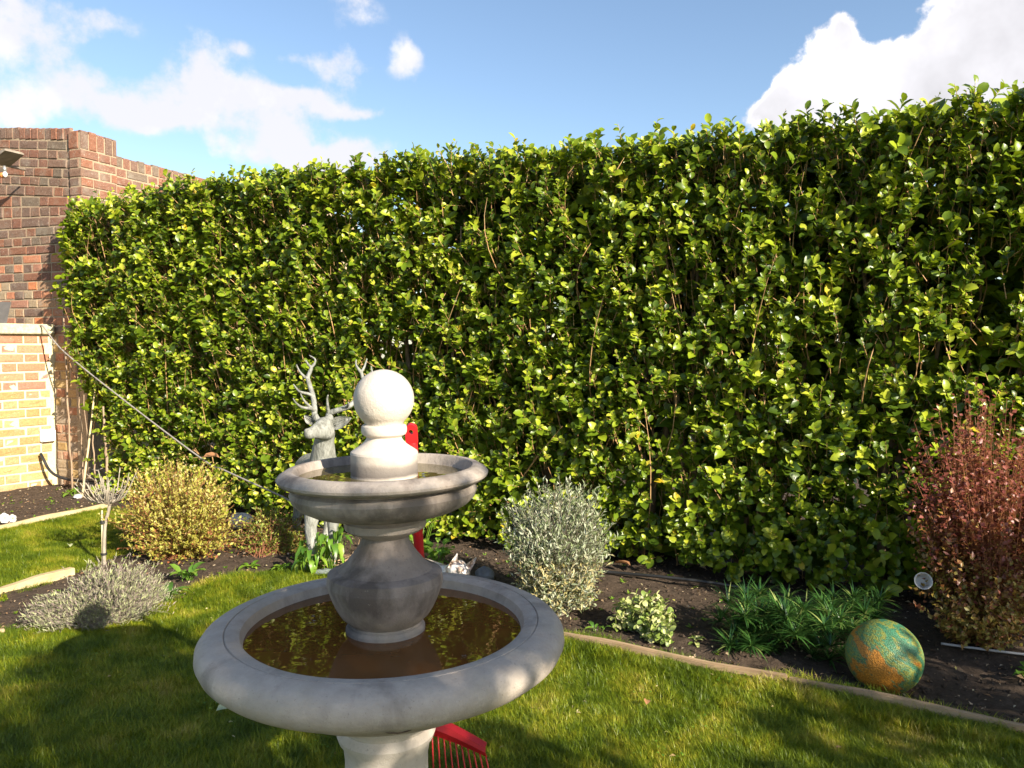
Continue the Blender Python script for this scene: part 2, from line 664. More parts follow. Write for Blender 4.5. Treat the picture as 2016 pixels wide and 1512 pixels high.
def add_twigs(b, A, C, E, rad, seg=4, r=None):
    """many thin 3-sided twigs along quadratic curves A-C-E"""
    n = len(A)
    t = np.linspace(0, 1, seg + 1)
    P = ((1 - t)[None, :, None] ** 2 * A[:, None] + 2 * ((1 - t) * t)[None, :, None] * C[:, None] + (t ** 2)[None, :, None] * E[:, None])
    T = unit(np.gradient(P, axis=1))
    U = unit(np.cross(T, np.array([.31, .17, .93])))
    W = np.cross(T, U)
    rr = rad[:, None] * (1 - .65 * t)[None]
    a = np.arange(3) * 2 * np.pi / 3
    ring = P[:, :, None] + rr[:, :, None, None] * (np.cos(a)[:, None] * U[:, :, None] + np.sin(a)[:, None] * W[:, :, None])
    V = ring.reshape(-1, 3)
    base = (np.arange(n) * (seg + 1) * 3)[:, None, None]
    i = (np.arange(seg) * 3)[None, :, None]
    j = np.arange(3)[None, None]
    k = (j + 1) % 3
    q = np.stack([base + i + j, base + i + k, base + i + 3 + k, base + i + 3 + j], -1).reshape(-1, 4)
    b.quads(V, q, np.repeat(rng.random(n), (seg + 1) * 3))


_lat = rng.random((64, 64))


def vnoise(x, y):
    x = np.asarray(x, float)
    y = np.asarray(y, float)
    xi = np.floor(x).astype(int)
    yi = np.floor(y).astype(int)
    fx = x - xi
    fy = y - yi
    fx = fx * fx * (3 - 2 * fx)
    fy = fy * fy * (3 - 2 * fy)
    g = lambda a, c: _lat[a % 64, c % 64]
    return (g(xi, yi) * (1 - fx) * (1 - fy) + g(xi + 1, yi) * fx * (1 - fy) + g(xi, yi + 1) * (1 - fx) * fy + g(xi + 1, yi + 1) * fx * fy)


def fbm(x, y, o=4):
    s = 0
    a = .5
    for k in range(o):
        s = s + a * vnoise(x * 2 ** k + 7.3 * k, y * 2 ** k + 3.1 * k)
        a *= .5
    return s


def in_poly(x, y, poly):
    x = np.asarray(x)
    y = np.asarray(y)
    c = np.zeros(x.shape, bool)
    n = len(poly)
    for i in range(n):
        x0, y0 = poly[i]
        x1, y1 = poly[(i + 1) % n]
        cond = ((y0 > y) != (y1 > y)) & (x < (x1 - x0) * (y - y0) / (y1 - y0 + 1e-12) + x0)
        c ^= cond
    return c


# ------------------------------------------------------------------ ground
MAIN_LAWN = [(-6, -6), (6, -6), (6, -.6), (3.139, 1.396), (1.566, 2.301), (0.961, 2.649), (0.169, 3.088), (-.20, 3.38), (-.60, 3.80), (-1.025, 4.16),
             (-1.368, 4.02), (-1.459, 3.776), (-1.563, 3.55), (-1.85, 3.28), (-2.2, 3.10), (-2.75, 2.55), (-3.6, 1.2), (-6, -1)]
SIDE_LAWN = [(-4.45, 2.4), (-3.31, 4.93), (-3.012, 5.605), (-2.75, 5.55), (-2.35, 5.0), (-2.25, 4.45), (-2.353, 3.874), (-2.452, 3.637), (-2.85, 2.68), (-3.3, 1.6)]

m_soil = mat_soil()
m_lawn = mat_lawn_base()


def build_ground():
    b = B()
    b.quads([(-60, -60, -.08), (60, -60, -.08), (60, 60, -.08), (-60, 60, -.08)], [(0, 1, 2, 3)])
    o = b.build('ground', m_lawn)
    tag(o, 'broad green ground lying under and beyond the garden', kind='structure')
    # soil of the beds
    nx, ny = 300, 220
    xs = np.linspace(-5.2, 3.8, nx)
    ys = np.linspace(1.2, 7.8, ny)
    X, Y = np.meshgrid(xs, ys, indexing='ij')
    Z = -.005 + .05 * fbm(X * 3, Y * 3) + .03 * fbm(X * 14, Y * 14) - .02
    lawn = in_poly(X, Y, MAIN_LAWN) | in_poly(X, Y, SIDE_LAWN)
    Z = np.where(lawn, -.03, Z)
    V = np.stack([X, Y, Z], -1).reshape(-1, 3)
    i = np.arange(nx - 1)[:, None] * ny
    j = np.arange(ny - 1)[None]
    q = np.stack([i + j, i + ny + j, i + ny + j + 1, i + j + 1], -1).reshape(-1, 4)
    b = B()
    b.quads(V, q)
    tag(b.build('garden_bed_soil', m_soil), 'dark brown crumbly soil of the flower beds', kind='structure')
    for nm, poly, lab in (('lawn', MAIN_LAWN, 'main lawn surface around the fountain'), ('side_lawn', SIDE_LAWN, 'strip of lawn between the two left beds')):
        bm = bmesh.new()
        vs = [bm.verts.new((x, y, -.002)) for x, y in poly]
        f = bm.faces.new(vs)
        bm.normal_update()
        if f.normal.z < 0:
            f.normal_flip()
        bmesh.ops.triangulate(bm, faces=[f])
        me = bpy.data.meshes.new(nm)
        bm.to_mesh(me)
        bm.free()
        me.materials.append(m_lawn)
        o = bpy.data.objects.new(nm, me)
        COL.objects.link(o)
        tag(o, lab, kind='structure')


build_ground()


# ------------------------------------------------------------------ brick walls
m_brick_old = mat_brick('old_brick', [(0, (.18, .085, .058)), (.16, (.175, .105, .075)), (.32, (.20, .090, .055)), (.45, (.15, .095, .072)), (.58, (.19, .095, .065)),
                                      (.70, (.155, .115, .085)), (.80, (.22, .098, .06)), (.90, (.165, .10, .075))], .55)
m_brick_red = mat_brick('red_brick', [(0, (.40, .17, .095)), (.2, (.34, .145, .085)), (.4, (.44, .20, .11)), (.6, (.31, .15, .10)), (.75, (.27, .17, .13)), (.88, (.46, .17, .075))], .4)
m_brick_buff = mat_brick('buff_brick', [(0, (.36, .24, .10)), (.25, (.40, .28, .12)), (.5, (.33, .21, .085)), (.75, (.38, .25, .12))], .45)
m_brick_worn = mat_brick('worn_brick', [(0, (.33, .19, .11)), (.25, (.30, .22, .14)), (.5, (.36, .16, .09)), (.75, (.28, .21, .15))], .8)
m_mortar_old = mat_mortar('old_mortar', (.26, .19, .13), (.40, .31, .21))
m_mortar_new = mat_mortar('pale_mortar', (.50, .43, .27), (.64, .56, .36))


def brick_mesh(name, L, H, mat, seed):
    r = np.random.default_rng(seed)
    d = .030
    ch = .004 + .003 * r.random()
    j = lambda s=.0022: r.uniform(-s, s)
    ob = [(0, ch, 0), (L, ch, 0), (L, ch, H), (0, ch, H)]
    inn = [(ch + j(), j(), ch + j()), (L - ch + j(), j(), ch + j()), (L - ch + j(), j(), H - ch + j()), (ch + j(), j(), H - ch + j())]
    bk = [(0, d, 0), (L, d, 0), (L, d, H), (0, d, H)]
    # a slightly uneven face: middle vertices
    mid = [(L * .33 + j(.01), j(.003), H * .5 + j(.008)), (L * .66 + j(.01), j(.003), H * .5 + j(.008))]
    v = ob + inn + bk + mid
    f = []
    for k in range(4):
        k2 = (k + 1) % 4
        f += [(k, k2, 4 + k2, 4 + k), (8 + k, 8 + k2, k2, k)]
    b_ = bmesh.new()
    vs = [b_.verts.new(p) for p in v]
    for q in f:
        b_.faces.new([vs[i] for i in q])
    for q in ((4, 5, 13, 12), (5, 6, 13), (6, 7, 12, 13), (7, 4, 12)):
        b_.faces.new([vs[i] for i in q])
    bmesh.ops.recalc_face_normals(b_, faces=b_.faces)
    me = bpy.data.meshes.new(name)
    b_.to_mesh(me)
    b_.free()
    me.materials.append(mat)
    # recalc on an open shell may flip: make sure the face looks to -y
    if me.polygons[8].normal.y > 0:
        me.flip_normals()
    return me


BRK = {}
JOIN = {'to': None}


def brick(parent, M, L, H, mat, tilt=0.0):
    """M: wall matrix, already moved to the brick's lower near corner"""
    kl = 'h' if L < .15 else 's'
    base = .105 if kl == 'h' else .217
    key = (kl, mat.name, random.randrange(4))
    if key not in BRK:
        BRK[key] = brick_mesh('brick', base, .066, mat, hash(key[0]) % 7 + key[2] * 13 + len(BRK))
    if JOIN['to'] is not None:
        T = M @ Matrix.Diagonal((L / base, 1, H / .066, 1))
        me = BRK[key]
        bb = JOIN['to'].setdefault(mat.name, (B(), mat))[0]
        V = [T @ v.co for v in me.vertices]
        me.calc_loop_triangles()
        bb.add(V, [t.vertices[:] for t in me.loop_triangles])
        return None
    o = bpy.data.objects.new('brick', BRK[key])
    COL.objects.link(o)
    o.parent = parent
    T = M @ Matrix.Rotation(tilt + random.uniform(-.006, .006), 4, 'Y') @ Matrix.Diagonal((L / base, 1, H / .066, 1))
    o.matrix_basis = T
    return o


def wall_matrix(o, d):
    d = Vector((d[0], d[1], 0)).normalized()
    n = Vector((-d.y, d.x, 0))
    M = Matrix.Identity(4)
    M.col[0] = (*d, 0)
    M.col[1] = (*n, 0)
    M.col[2] = (0, 0, 1, 0)
    M.col[3] = (o[0], o[1], o[2] if len(o) > 2 else 0, 1)
    return M


def lay(parent, W, x0, x1, rows, pick, joint=.010, flemish=True, y=lambda: random.uniform(-.003, .004)):
    """rows: list of (zlo(x), zhi(x), kind, xmin, xmax)"""
    cnt = 0
    for k, (zl, zh, kind, a, c) in enumerate(rows):
        a = x0 if a is None else a
        c = x1 if c is None else c
        if kind == 'edge':
            x = a
            while x < c - .02:
                L = min(.068 + random.uniform(-.003, .003), c - x)
                H = zh(x) - zl(x) + random.uniform(-.007, .004)
                M = W @ Matrix.Translation((x, y(), zl(x) + .004))
                brick(parent, M, L, H - .006, pick(k, x, zl(x)))
                cnt += 1
                x += L + .009
            continue
        x = a - (0 if k % 2 else .055) if kind == 'flem' else a
        i = 0
        while x < c - .012:
            L = (.105 if (i + k) % 2 else .217) if kind == 'flem' else (.105 if kind == 'head' else .217)
            xs, xe = max(x, a), min(x + L, c)
            if xe - xs > .03:
                xm = (xs + xe) / 2
                sl = (zl(xm + .05) - zl(xm - .05)) / .1
                sh = (zh(xm + .05) - zh(xm - .05)) / .1
                H = zh(xm) - zl(xm) - joint
                if H > .012:
                    M = W @ Matrix.Translation((xs, y(), zl(xs) + joint / 2))
                    brick(parent, M, xe - xs, H, pick(k, xm, zl(xm)), tilt=-math.atan((sl + sh) / 2))
                    cnt += 1
            x += L + .010
            i += 1
    return cnt


CX, CY = -3.549, 6.45
E_ = Vector((-3.935, 6.56, 0))
TD = Vector((.929, -.37, 0)).normalized()
SD = Vector((.40, .9165, 0)).normalized()
LD = Vector((.55, .835, 0)).normalized()


def build_walls():
    RH = .0765
    # --- tall wall, left of the pier
    root = tag(empty('brick_wall', (0, 0, 0)), 'tall weathered brick wall at the far left with uneven courses and brick-on-edge top', 'wall')
    length = 2.2
    org = Vector((CX, CY, 0)) - TD * length
    W = wall_matrix(org, TD)
    xr = length - .135
    xl = 1.0                        # bricks are laid from here; farther left is outside the photograph
    rows = []
    n = 39
    top_lin = lambda x: 0.0

    def zrow(k):
        # courses above the 30th lean: they rise to the left
        def f(x):
            lean = 0 if k < 29 else min(1, (k - 29) / 4)
            return k * RH + lean * .11 * (xr - x)
        return f
    for k in range(n - 1):
        lo = None if k >= 16 else xr - .42
        rows.append((zrow(k), zrow(k + 1), 'flem' if k % 3 else 'head', lo if lo else None, None))
    rows.append((zrow(n - 1), lambda x: zrow(n - 1)(x) + .105, 'edge', None, None))

    def pick(k, x, z):
        if z < 1.15:
            return random.choice([m_brick_buff, m_brick_worn, m_brick_worn])
        if z < 1.75:
            return random.choice([m_brick_worn, m_brick_old, m_brick_worn, m_brick_red])
        if z < 2.1:
            return random.choice([m_brick_old, m_brick_red, m_brick_old, m_brick_old])
        return m_brick_old
    b = B()
    zt = lambda x: zrow(n - 1)(x) + .09
    xa, xb = 0, xr + .02
    v = [(xa, .006, -.1), (xb, .006, -.1), (xb, .22, -.1), (xa, .22, -.1), (xa, .006, zt(xa)), (xb, .006, zt(xb)), (xb, .22, zt(xb)), (xa, .22, zt(xa))]
    b.quads([W @ Vector(p) for p in v], [(0, 3, 2, 1), (4, 5, 6, 7), (0, 1, 5, 4), (1, 2, 6, 5), (2, 3, 7, 6), (3, 0, 4, 7)])
    b.build('mortar', m_mortar_old, root, smooth=False)
    c1 = lay(root, W, xl, xr, rows, pick)
    rest = {}
    JOIN['to'] = rest
    lay(root, W, .0, xl - .006, [r for r in rows if r[3] is None], pick)
    JOIN['to'] = None
    for bb, mt in rest.values():
        bb.build('brickwork', mt, root, smooth=False)['kind'] = 'stuff'
    # --- pier at its corner
    root2 = tag(empty('brick_pier'), 'brick pier at the corner where the two tall walls meet, above the hedge end', 'pier')
    front = wall_matrix(Vector((CX, CY, 0)) - TD * .135 + Vector((-.4, -.9165, 0)) * .014, TD)
    side = wall_matrix(Vector((CX, CY, 0)) - SD * .014, SD)
    b = B()
    P0 = [front @ Vector((.004, .006, 0)), front @ Vector((.129, .006, 0)), side @ Vector((.345, .006, 0)), side @ Vector((.345, .13, 0))]
    lo = [(p.x, p.y, -.1) for p in P0]
    hi = [(p.x, p.y, 2.965) for p in P0]
    b.quads(lo + hi, [(0, 3, 2, 1), (4, 5, 6, 7), (0, 1, 5, 4), (1, 2, 6, 5), (2, 3, 7, 6), (3, 0, 4, 7)])
    b.build('mortar', m_mortar_old, root2, smooth=False)
    k0 = 12
    rows_f = [((lambda x, k=k: k * RH), (lambda x, k=k: (k + 1) * RH), 'head' if k % 2 else 'str', None, None) for k in range(k0, 37)]
    rows_f.append((lambda x: 37 * RH, lambda x: 2.985, 'head', None, None))
    pk = lambda k, x, z: m_brick_old if z > 1.9 or random.random() < .75 else m_brick_worn
    lay(root2, front, 0, .135, rows_f, pk)
    rows_s = [((lambda x, k=k: k * RH), (lambda x, k=k: (k + 1) * RH), 'flem', None, None) for k in range(k0, 37)]
    rows_s.append((lambda x: 37 * RH, lambda x: 2.985, 'edge', None, None))
    lay(root2, side, .006, .345, rows_s, pk)
    # --- wall running away to the right behind the hedge
    root3 = tag(empty('brick_wall'), 'lower stretch of tall brick wall running back behind the hedge, right of the pier', 'wall')
    W3 = wall_matrix(Vector((CX, CY, 0)) + SD * .345 + Vector((-.9165, .4, 0)) * .03, SD)
    b = B()
    b.box((-.01, .006, -.1), (3.6, .22, 2.84), W3)
    b.build('mortar', m_mortar_old, root3, smooth=False)
    rows3 = [((lambda x, k=k: k * RH), (lambda x, k=k: (k + 1) * RH), 'flem', None, None) for k in range(26, 36)]
    rows3.append((lambda x: 36 * RH, lambda x: 2.858, 'edge', None, None))
    lay(root3, W3, 0.0, 1.75, rows3, pk)
    # --- low wall with coping
    root4 = tag(empty('garden_wall'), 'low sunlit wall of red and buff brick with a stone coping, in front of the tall wall', 'wall')
    Ll = 2.3
    W4 = wall_matrix(E_ - LD * Ll, LD)
    b = B()
    b.box((0, .004, -.1), (Ll + .05, .215, 1.305), W4)
    b.build('mortar', m_mortar_new, root4, smooth=False)
    rows4 = [((lambda x, k=k: k * RH - .005), (lambda x, k=k: (k + 1) * RH - .005), 'flem', None, None) for k in range(0, 17)]

    def pick4(k, x, z):
        if z < .62:
            return m_brick_buff
        if z < .78:
            return random.choice([m_brick_buff, m_brick_red])
        return m_brick_red
    c4 = lay(root4, W4, Ll - 1.05, Ll, rows4, pick4, joint=.012)
    rest = {}
    JOIN['to'] = rest
    lay(root4, W4, .0, Ll - 1.056, rows4, pick4, joint=.012)
    JOIN['to'] = None
    for bb, mt in rest.values():
        bb.build('brickwork', mt, root4, smooth=False)['kind'] = 'stuff'
    # coping slabs
    m_cop = mat_simple('coping_stone', (.34, .30, .18), (.56, .52, .36), 45, .9, .7, .008, coord='world')
    for x0, x1 in ((Ll - .93, Ll + .03), (Ll - 1.86, Ll - .938)):
        bm = bmesh.new()
        bmesh.ops.create_cube(bm, size=1)
        for v in bm.verts:
            v.co = Vector(((x0 + x1) / 2 + v.co.x * (x1 - x0), .105 + v.co.y * .30, 1.347 + v.co.z * .082))
        bmesh.ops.bevel(bm, geom=bm.edges[:], offset=.006, segments=2, affect='EDGES')
        bmesh.ops.transform(bm, matrix=W4, verts=bm.verts)
        me = bpy.data.meshes.new('coping_slab')
        bm.to_mesh(me)
        bm.free()
        me.materials.append(m_cop)
        o = bpy.data.objects.new('coping_slab', me)
        COL.objects.link(o)
        o.parent = root4
    for rt, l in ((root, (*(W @ Vector((length - .2, 0, 0))).xy, 0)), (root2, (CX, CY, 0)), (root3, (*(W3.translation.xy), 0)), (root4, (*E_.xy, 0))):
        rt.location = l
        inv = Matrix.Translation(-Vector(l))
        for ch in rt.children:
            ch.matrix_basis = inv @ ch.matrix_basis
    print('BRICKS', c1, c4, len(root2.children), len(root3.children))
    return W, W4, Ll


W_TALL, W_LOW, LLOW = build_walls()

# ------------------------------------------------------------------ hedge
H0 = np.array([-3.60, 6.25, 0.0])
HD = np.array([.8916, -.4529, 0.0])
HN = np.array([-.4529, -.8916, 0.0])          # towards the camera
HLEN = 8.1
HTOP = 2.30
m_hleaf = mat_hedge_leaf()
m_twig = mat_bark('hedge_twig', (.26, .13, .05), (.55, .34, .15), 60, .6)
m_trunk = mat_bark('hedge_trunk', (.12, .075, .045), (.30, .21, .13), 50, .85)


def htop(s):
    return HTOP + np.interp(s, [0, .8, 1.6, 4, 5.3, 6.6, 8.2], [.05, .09, .115, .05, .012, .035, .04])


def build_hedge():
    root = tag(empty('hedge'), 'long clipped evergreen hedge with glossy rounded yellow-green leaves', 'hedge')
    fol, tw = B(), B()
    parts = []
    # (count, depth from, depth to, leaf scale)
    layers = [(7900, -.01, .07, 1.0), (4700, .07, .18, 1.1), (1900, .18, .42, 1.7), (2500, .42, .80, 2.4), (1100, .45, .85, 2.6)]
    allP, allD, allN, allL, allW, allR, front = [], [], [], [], [], [], []
    A_, C_, E2, RR = [], [], [], []
    for li, (n, d0, d1, sc) in enumerate(layers):
        s = rng.random(n) * HLEN if li < 4 else rng.uniform(3.2, 7.4, n)
        zlo = .05 if li < 3 else .0
        z = zlo + rng.random(n) ** (.95 if li < 4 else .6) * (htop(s) - .06 - zlo)
        d = d0 + rng.random(n) * (d1 - d0)
        # face undulates
        d = d + .08 * (fbm(s * 1.1, z * 1.1) - .47) + .09 * (fbm(s * 5, z * 5) - .47)
        # thin and patchy near the ground
        keep = (z > .34) | (rng.random(n) < .72 + .4 * fbm(s * 5.3 + 9, z * 5)) | (d > .38)
        hole = fbm(s * 3.6 + 31, z * 3.6 + 5) < .35
        keep &= ~(hole & (li < 1) & (rng.random(n) < .85)) & ~(hole & (li == 1) & (rng.random(n) < .6))
        keep &= s > .42 * np.clip((1.25 - z) / .9, 0, 1) + rng.normal(0, .04, len(s))
        s, z, d = s[keep], z[keep], d[keep]
        # round top edge
        n = len(s)
        L = rng.uniform(.05, .13, n)
        P0 = H0 + s[:, None] * HD - d[:, None] * HN
        P0[:, 2] = z
        dirn = np.array([0, 0, 1.0]) * rng.uniform(.55, 1.25, n)[:, None] + HN * rng.uniform(.0, .75, n)[:, None] + rng.normal(0, .30, (n, 3))
        # the low skirt hangs out and down a little
        dirn[z < .4] += HN * .5 - np.array([0, 0, .5])
        dirn = unit(dirn)
        K = 6 if li < 2 else 9
        t = (np.arange(K) + .3)[None] / K + rng.normal(0, .02, (n, K))
        Pk = P0[:, None] + t[..., None] * (L[:, None, None] * dirn[:, None])
        ux = unit(np.cross(dirn, np.array([.3, .1, .9])))
        uy = np.cross(dirn, ux)
        ph = rng.random(n)[:, None] * 6.28 + np.arange(K)[None] * 2.4 + rng.normal(0, .25, (n, K))
        rad = np.cos(ph)[..., None] * ux[:, None] + np.sin(ph)[..., None] * uy[:, None]
        op = .35 + .55 * (1 - t)
        Dk = unit(rad * op[..., None] * 1.3 + dirn[:, None] * .75 + rng.normal(0, .18, (n, K, 3)))
        Nk = dirn[:, None] * .6 - rad * .4 + rng.normal(0, .28, (n, K, 3)) + np.array([.25, -.25, .45]) + HN * .35
        Lk = rng.uniform(.032, .066, (n, K)) * (1 - .45 * np.clip(t, 0, 1) ** 3) * sc * rng.uniform(.65, 1.30, n)[:, None]
        Wk = Lk * rng.uniform(.56, .74, (n, K))
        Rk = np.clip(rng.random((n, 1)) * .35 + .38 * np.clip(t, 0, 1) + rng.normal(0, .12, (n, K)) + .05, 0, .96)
        yel = rng.random((n, K)) < .012
        Rk[yel] = 1.0
        allP.append(Pk.reshape(-1, 3)); allD.append(Dk.reshape(-1, 3)); allN.append(Nk.reshape(-1, 3))
        allL.append(Lk.ravel()); allW.append(Wk.ravel()); allR.append(Rk.ravel())
        front.append(np.full(n * K, li))
        if li < 2:
            A_.append(P0 - dirn * L[:, None] * .55 + HN * -.03)
            C_.append(P0 + rng.normal(0, .008, (n, 3)))
            E2.append(P0 + dirn * L[:, None] * 1.03)
            RR.append(rng.uniform(.0018, .0034, n))
    # top fringe
    n = 1700
    s = rng.random(n) * HLEN
    d = rng.random(n) * .75
    zt = htop(s) - .10 + .05 * fbm(s * 2, d * 3) + rng.random(n) * .03
    L = rng.uniform(.030, .065, n)
    tall = rng.random(n) < .025
    L[tall] *= 1.8
    P0 = H0 + s[:, None] * HD - d[:, None] * HN
    P0[:, 2] = zt - .06
    dirn = unit(np.array([0, 0, 1.0]) + rng.normal(0, .38, (n, 3)))
    K = 8
    t = (np.arange(K) + .4)[None] / K
    t = np.repeat(t, n, 0)
    Pk = P0[:, None] + t[..., None] * (L[:, None, None] * dirn[:, None])
    ux = unit(np.cross(dirn, np.array([.3, .9, .1])))
    uy = np.cross(dirn, ux)
    ph = rng.random(n)[:, None] * 6.28 + np.arange(K)[None] * 2.4
    rad = np.cos(ph)[..., None] * ux[:, None] + np.sin(ph)[..., None] * uy[:, None]
    Dk = unit(rad * 1.0 + dirn[:, None] * .8 + rng.normal(0, .15, (n, K, 3)))
    Nk = dirn[:, None] - rad * .5 + rng.normal(0, .2, (n, K, 3))
    Lk = rng.uniform(.030, .060, (n, K)) * (1 - .4 * t ** 3)
    allP.append(Pk.reshape(-1, 3)); allD.append(Dk.reshape(-1, 3)); allN.append(Nk.reshape(-1, 3))
    allL.append(Lk.ravel()); allW.append((Lk * .64).ravel())
    allR.append(np.clip(.35 + .35 * t + rng.normal(0, .12, (n, K)), 0, .96).ravel())
    front.append(np.full(n * K, 1))
    A_.append(P0 - dirn * .08); C_.append(P0); E2.append(P0 + dirn * (L * rng.uniform(.9, 1.15, n))[:, None]); RR.append(rng.uniform(.0012, .0024, n))
    # left end face of the hedge
    n = 330
    q = rng.random(n) * .55
    z = .5 + rng.random(n) * (HTOP - .68)
    P0 = H0 + HD * (rng.random(n) * .10 - .02 + .42 * np.clip((1.25 - z) / .9, 0, 1) + .07 * (fbm(z * 4, q * 4) - .5))[:, None] - q[:, None] * HN
    P0[:, 2] = z
    dirn = unit(np.array([0, 0, .9]) - HD * rng.uniform(.1, .8, n)[:, None] + rng.normal(0, .3, (n, 3)))
    K = 9
    t = np.repeat(((np.arange(K) + .4) / K)[None], n, 0)
    L = rng.uniform(.08, .2, n)
    Pk = P0[:, None] + t[..., None] * (L[:, None, None] * dirn[:, None])
    ux = unit(np.cross(dirn, np.array([.3, .9, .1])))
    uy = np.cross(dirn, ux)
    ph = rng.random(n)[:, None] * 6.28 + np.arange(K)[None] * 2.4
    rad = np.cos(ph)[..., None] * ux[:, None] + np.sin(ph)[..., None] * uy[:, None]
    Dk = unit(rad * 1.2 + dirn[:, None] * .7)
    Nk = dirn[:, None] - rad * .5 + rng.normal(0, .2, (n, K, 3))
    Lk = rng.uniform(.04, .07, (n, K))
    allP.append(Pk.reshape(-1, 3)); allD.append(Dk.reshape(-1, 3)); allN.append(Nk.reshape(-1, 3))
    allL.append(Lk.ravel()); allW.append((Lk * .64).ravel()); allR.append(np.clip(.2 + .4 * t + rng.normal(0, .12, (n, K)), 0, .96).ravel())
    front.append(np.full(n * K, 1))
    P, D, Nn, Ln, Wd, Rn, Fr = map(np.concatenate, (allP, allD, allN, allL, allW, allR, front))
    ok = P[:, 2] > .03
    P, D, Nn, Ln, Wd, Rn, Fr = (a[ok] for a in (P, D, Nn, Ln, Wd, Rn, Fr))
    # the 300 leaves that show largest become parts of their own
    dist = np.linalg.norm(P[:, :2], axis=1)
    u = P[:, 0] / P[:, 1]
    vz = (P[:, 2] - CAM_H) / P[:, 1]
    key = Ln / dist
    inview = (Fr == 0) & (np.abs(u) < .655) & (vz < .37) & (vz > -.32) & ((P - H0) @ HN > -.05)
    key = np.where(inview, key, 0)
    big = np.argsort(-key)[:300]
    mask = np.ones(len(P), bool)
    mask[big] = False
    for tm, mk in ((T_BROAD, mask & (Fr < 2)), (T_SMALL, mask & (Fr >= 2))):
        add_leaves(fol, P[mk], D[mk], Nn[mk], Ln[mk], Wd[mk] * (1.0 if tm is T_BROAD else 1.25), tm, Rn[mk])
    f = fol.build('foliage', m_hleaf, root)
    f['kind'] = 'stuff'
    variants = []
    for k in range(5):
        b = B()
        tv, tt = tmpl_broad(.04 + .05 * k, .05 + .03 * k)
        b.add(tv * np.array([1, .64, 1]), tt, .12 + .16 * k)
        me_o = b.build('leaf', m_hleaf)
        variants.append(me_o.data)
        bpy.data.objects.remove(me_o)
    for i in big:
        d = unit(D[i]); nn = unit(Nn[i] - (Nn[i] @ d) * d); s = np.cross(d, nn)
        M = Matrix.Identity(4)
        for c, v in enumerate((d, s, nn)):
            M.col[c] = (*(v * Ln[i]), 0)
        M.col[3] = (*P[i], 1)
        o = bpy.data.objects.new('leaf', variants[random.randrange(5)])
        COL.objects.link(o)
        o.parent = root
        o.matrix_basis = M
    add_twigs(tw, np.concatenate(A_), np.concatenate(C_), np.concatenate(E2), np.concatenate(RR), 2)
    # upright stems inside the hedge face
    n = 320
    s = rng.random(n) * HLEN
    d = rng.uniform(-.01, .22, n)
    z0 = rng.uniform(.0, 1.7, n)
    z1 = np.minimum(HTOP + rng.uniform(-.25, -.06, n), z0 + rng.uniform(.25, .9, n))
    A = H0 + s[:, None] * HD - (d + .08)[:, None] * HN; A[:, 2] = z0
    E = H0 + (s + rng.normal(0, .12, n))[:, None] * HD - (d - .03)[:, None] * HN; E[:, 2] = z1
    Cc = (A + E) / 2 + rng.normal(0, .07, (n, 3))
    add_twigs(tw, A, Cc, E, rng.uniform(.0025, .006, n), 5)
    t_ = tw.build('twigs', m_twig, root)
    t_['kind'] = 'stuff'
    # trunks
    ss = [.35, .95, 1.5, 2.1, 2.75, 3.35, 3.62, 4.15, 4.7, 5.05, 5.30, 5.95, 6.15, 6.6, 7.2, 7.7]
    for k, s0 in enumerate(ss):
        b = B()
        dd = .20 + .12 * rng.random()
        base = H0 + s0 * HD - dd * HN
        for br in range(3):
            off = rng.normal(0, .02, 3); off[2] = 0
            tip = base + HD * rng.normal(0, .22) - HN * rng.uniform(-.12, .1)
            pts = []
            for i in range(9):
                q = i / 8
                p = base * (1 - q) + tip * q + off * (1 - q) + np.array([rng.normal(0, .012), rng.normal(0, .012), 0]) * (i > 0)
                p[2] = -.04 + q * (HTOP - .25 - .3 * br * rng.random())
                pts.append(p)
            r0 = (.030 - .007 * br) * rng.uniform(.8, 1.15)
            b.tube(pts, [r0 * (1.35 if i == 0 else 1) * (1 - .75 * i / 8) for i in range(9)], 8)
        b.build('trunk', m_trunk, root)
    root.location = tuple(H0)
    for ch in root.children:
        ch.matrix_basis = Matrix.Translation(-Vector(H0)) @ ch.matrix_basis
    return root


build_hedge()

# ------------------------------------------------------------------ fountain
FX, FY = -.2665, 1.60
m_stone = mat_stone('cast_stone', .18, ((.36, .305, .255), (.47, .405, .345)))
m_stone_top = mat_stone('cast_stone_clean', .05, ((.46, .40, .34), (.58, .52, .45)))
m_stone_tray = mat_stone('cast_stone_tray', .8, ((.29, .245, .21), (.39, .335, .29)))
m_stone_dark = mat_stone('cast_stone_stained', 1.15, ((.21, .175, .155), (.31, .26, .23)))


def mat_stone_band():
    m = Nodes('cast_stone_waterline')
    mid = m.noise(32, 6, .6)
    fine = m.noise(260, 3, .7)
    c = m.ramp(mid, [(.25, (.46, .40, .34)), (.75, (.58, .52, .45))])
    g = m.n('ShaderNodeNewGeometry').outputs['Position']
    sp = m.n('ShaderNodeSeparateXYZ')
    m.l(g, sp.inputs[0])
    z = m.math('ADD', sp.outputs[2], m.math('MULTIPLY', m.math('SUBTRACT', m.noise(9, 4), .5), .022))
    z = m.math('MULTIPLY', m.math('SUBTRACT', z, .90), 8.0)
    band = m.ramp(z, [(.0, (.35, .35, .35)), (.30, (.25, .25, .25)), (.36, (1, 1, 1)), (.50, (.8, .8, .8)), (.58, (.35, .35, .35)), (.78, (0, 0, 0))])
    c = m.mix(m.math('MULTIPLY', band, .92), c, (.085, .072, .065))
    c = m.mix(.8, c, m.ramp(fine, [(.27, (.55, .55, .55)), (.36, (1, 1, 1))]), 'MULTIPLY')
    return m.done(m.principled(c, .82, m.bump(m.math('ADD', m.math('MULTIPLY', fine, .5), mid), .28, .004), spec=.3))


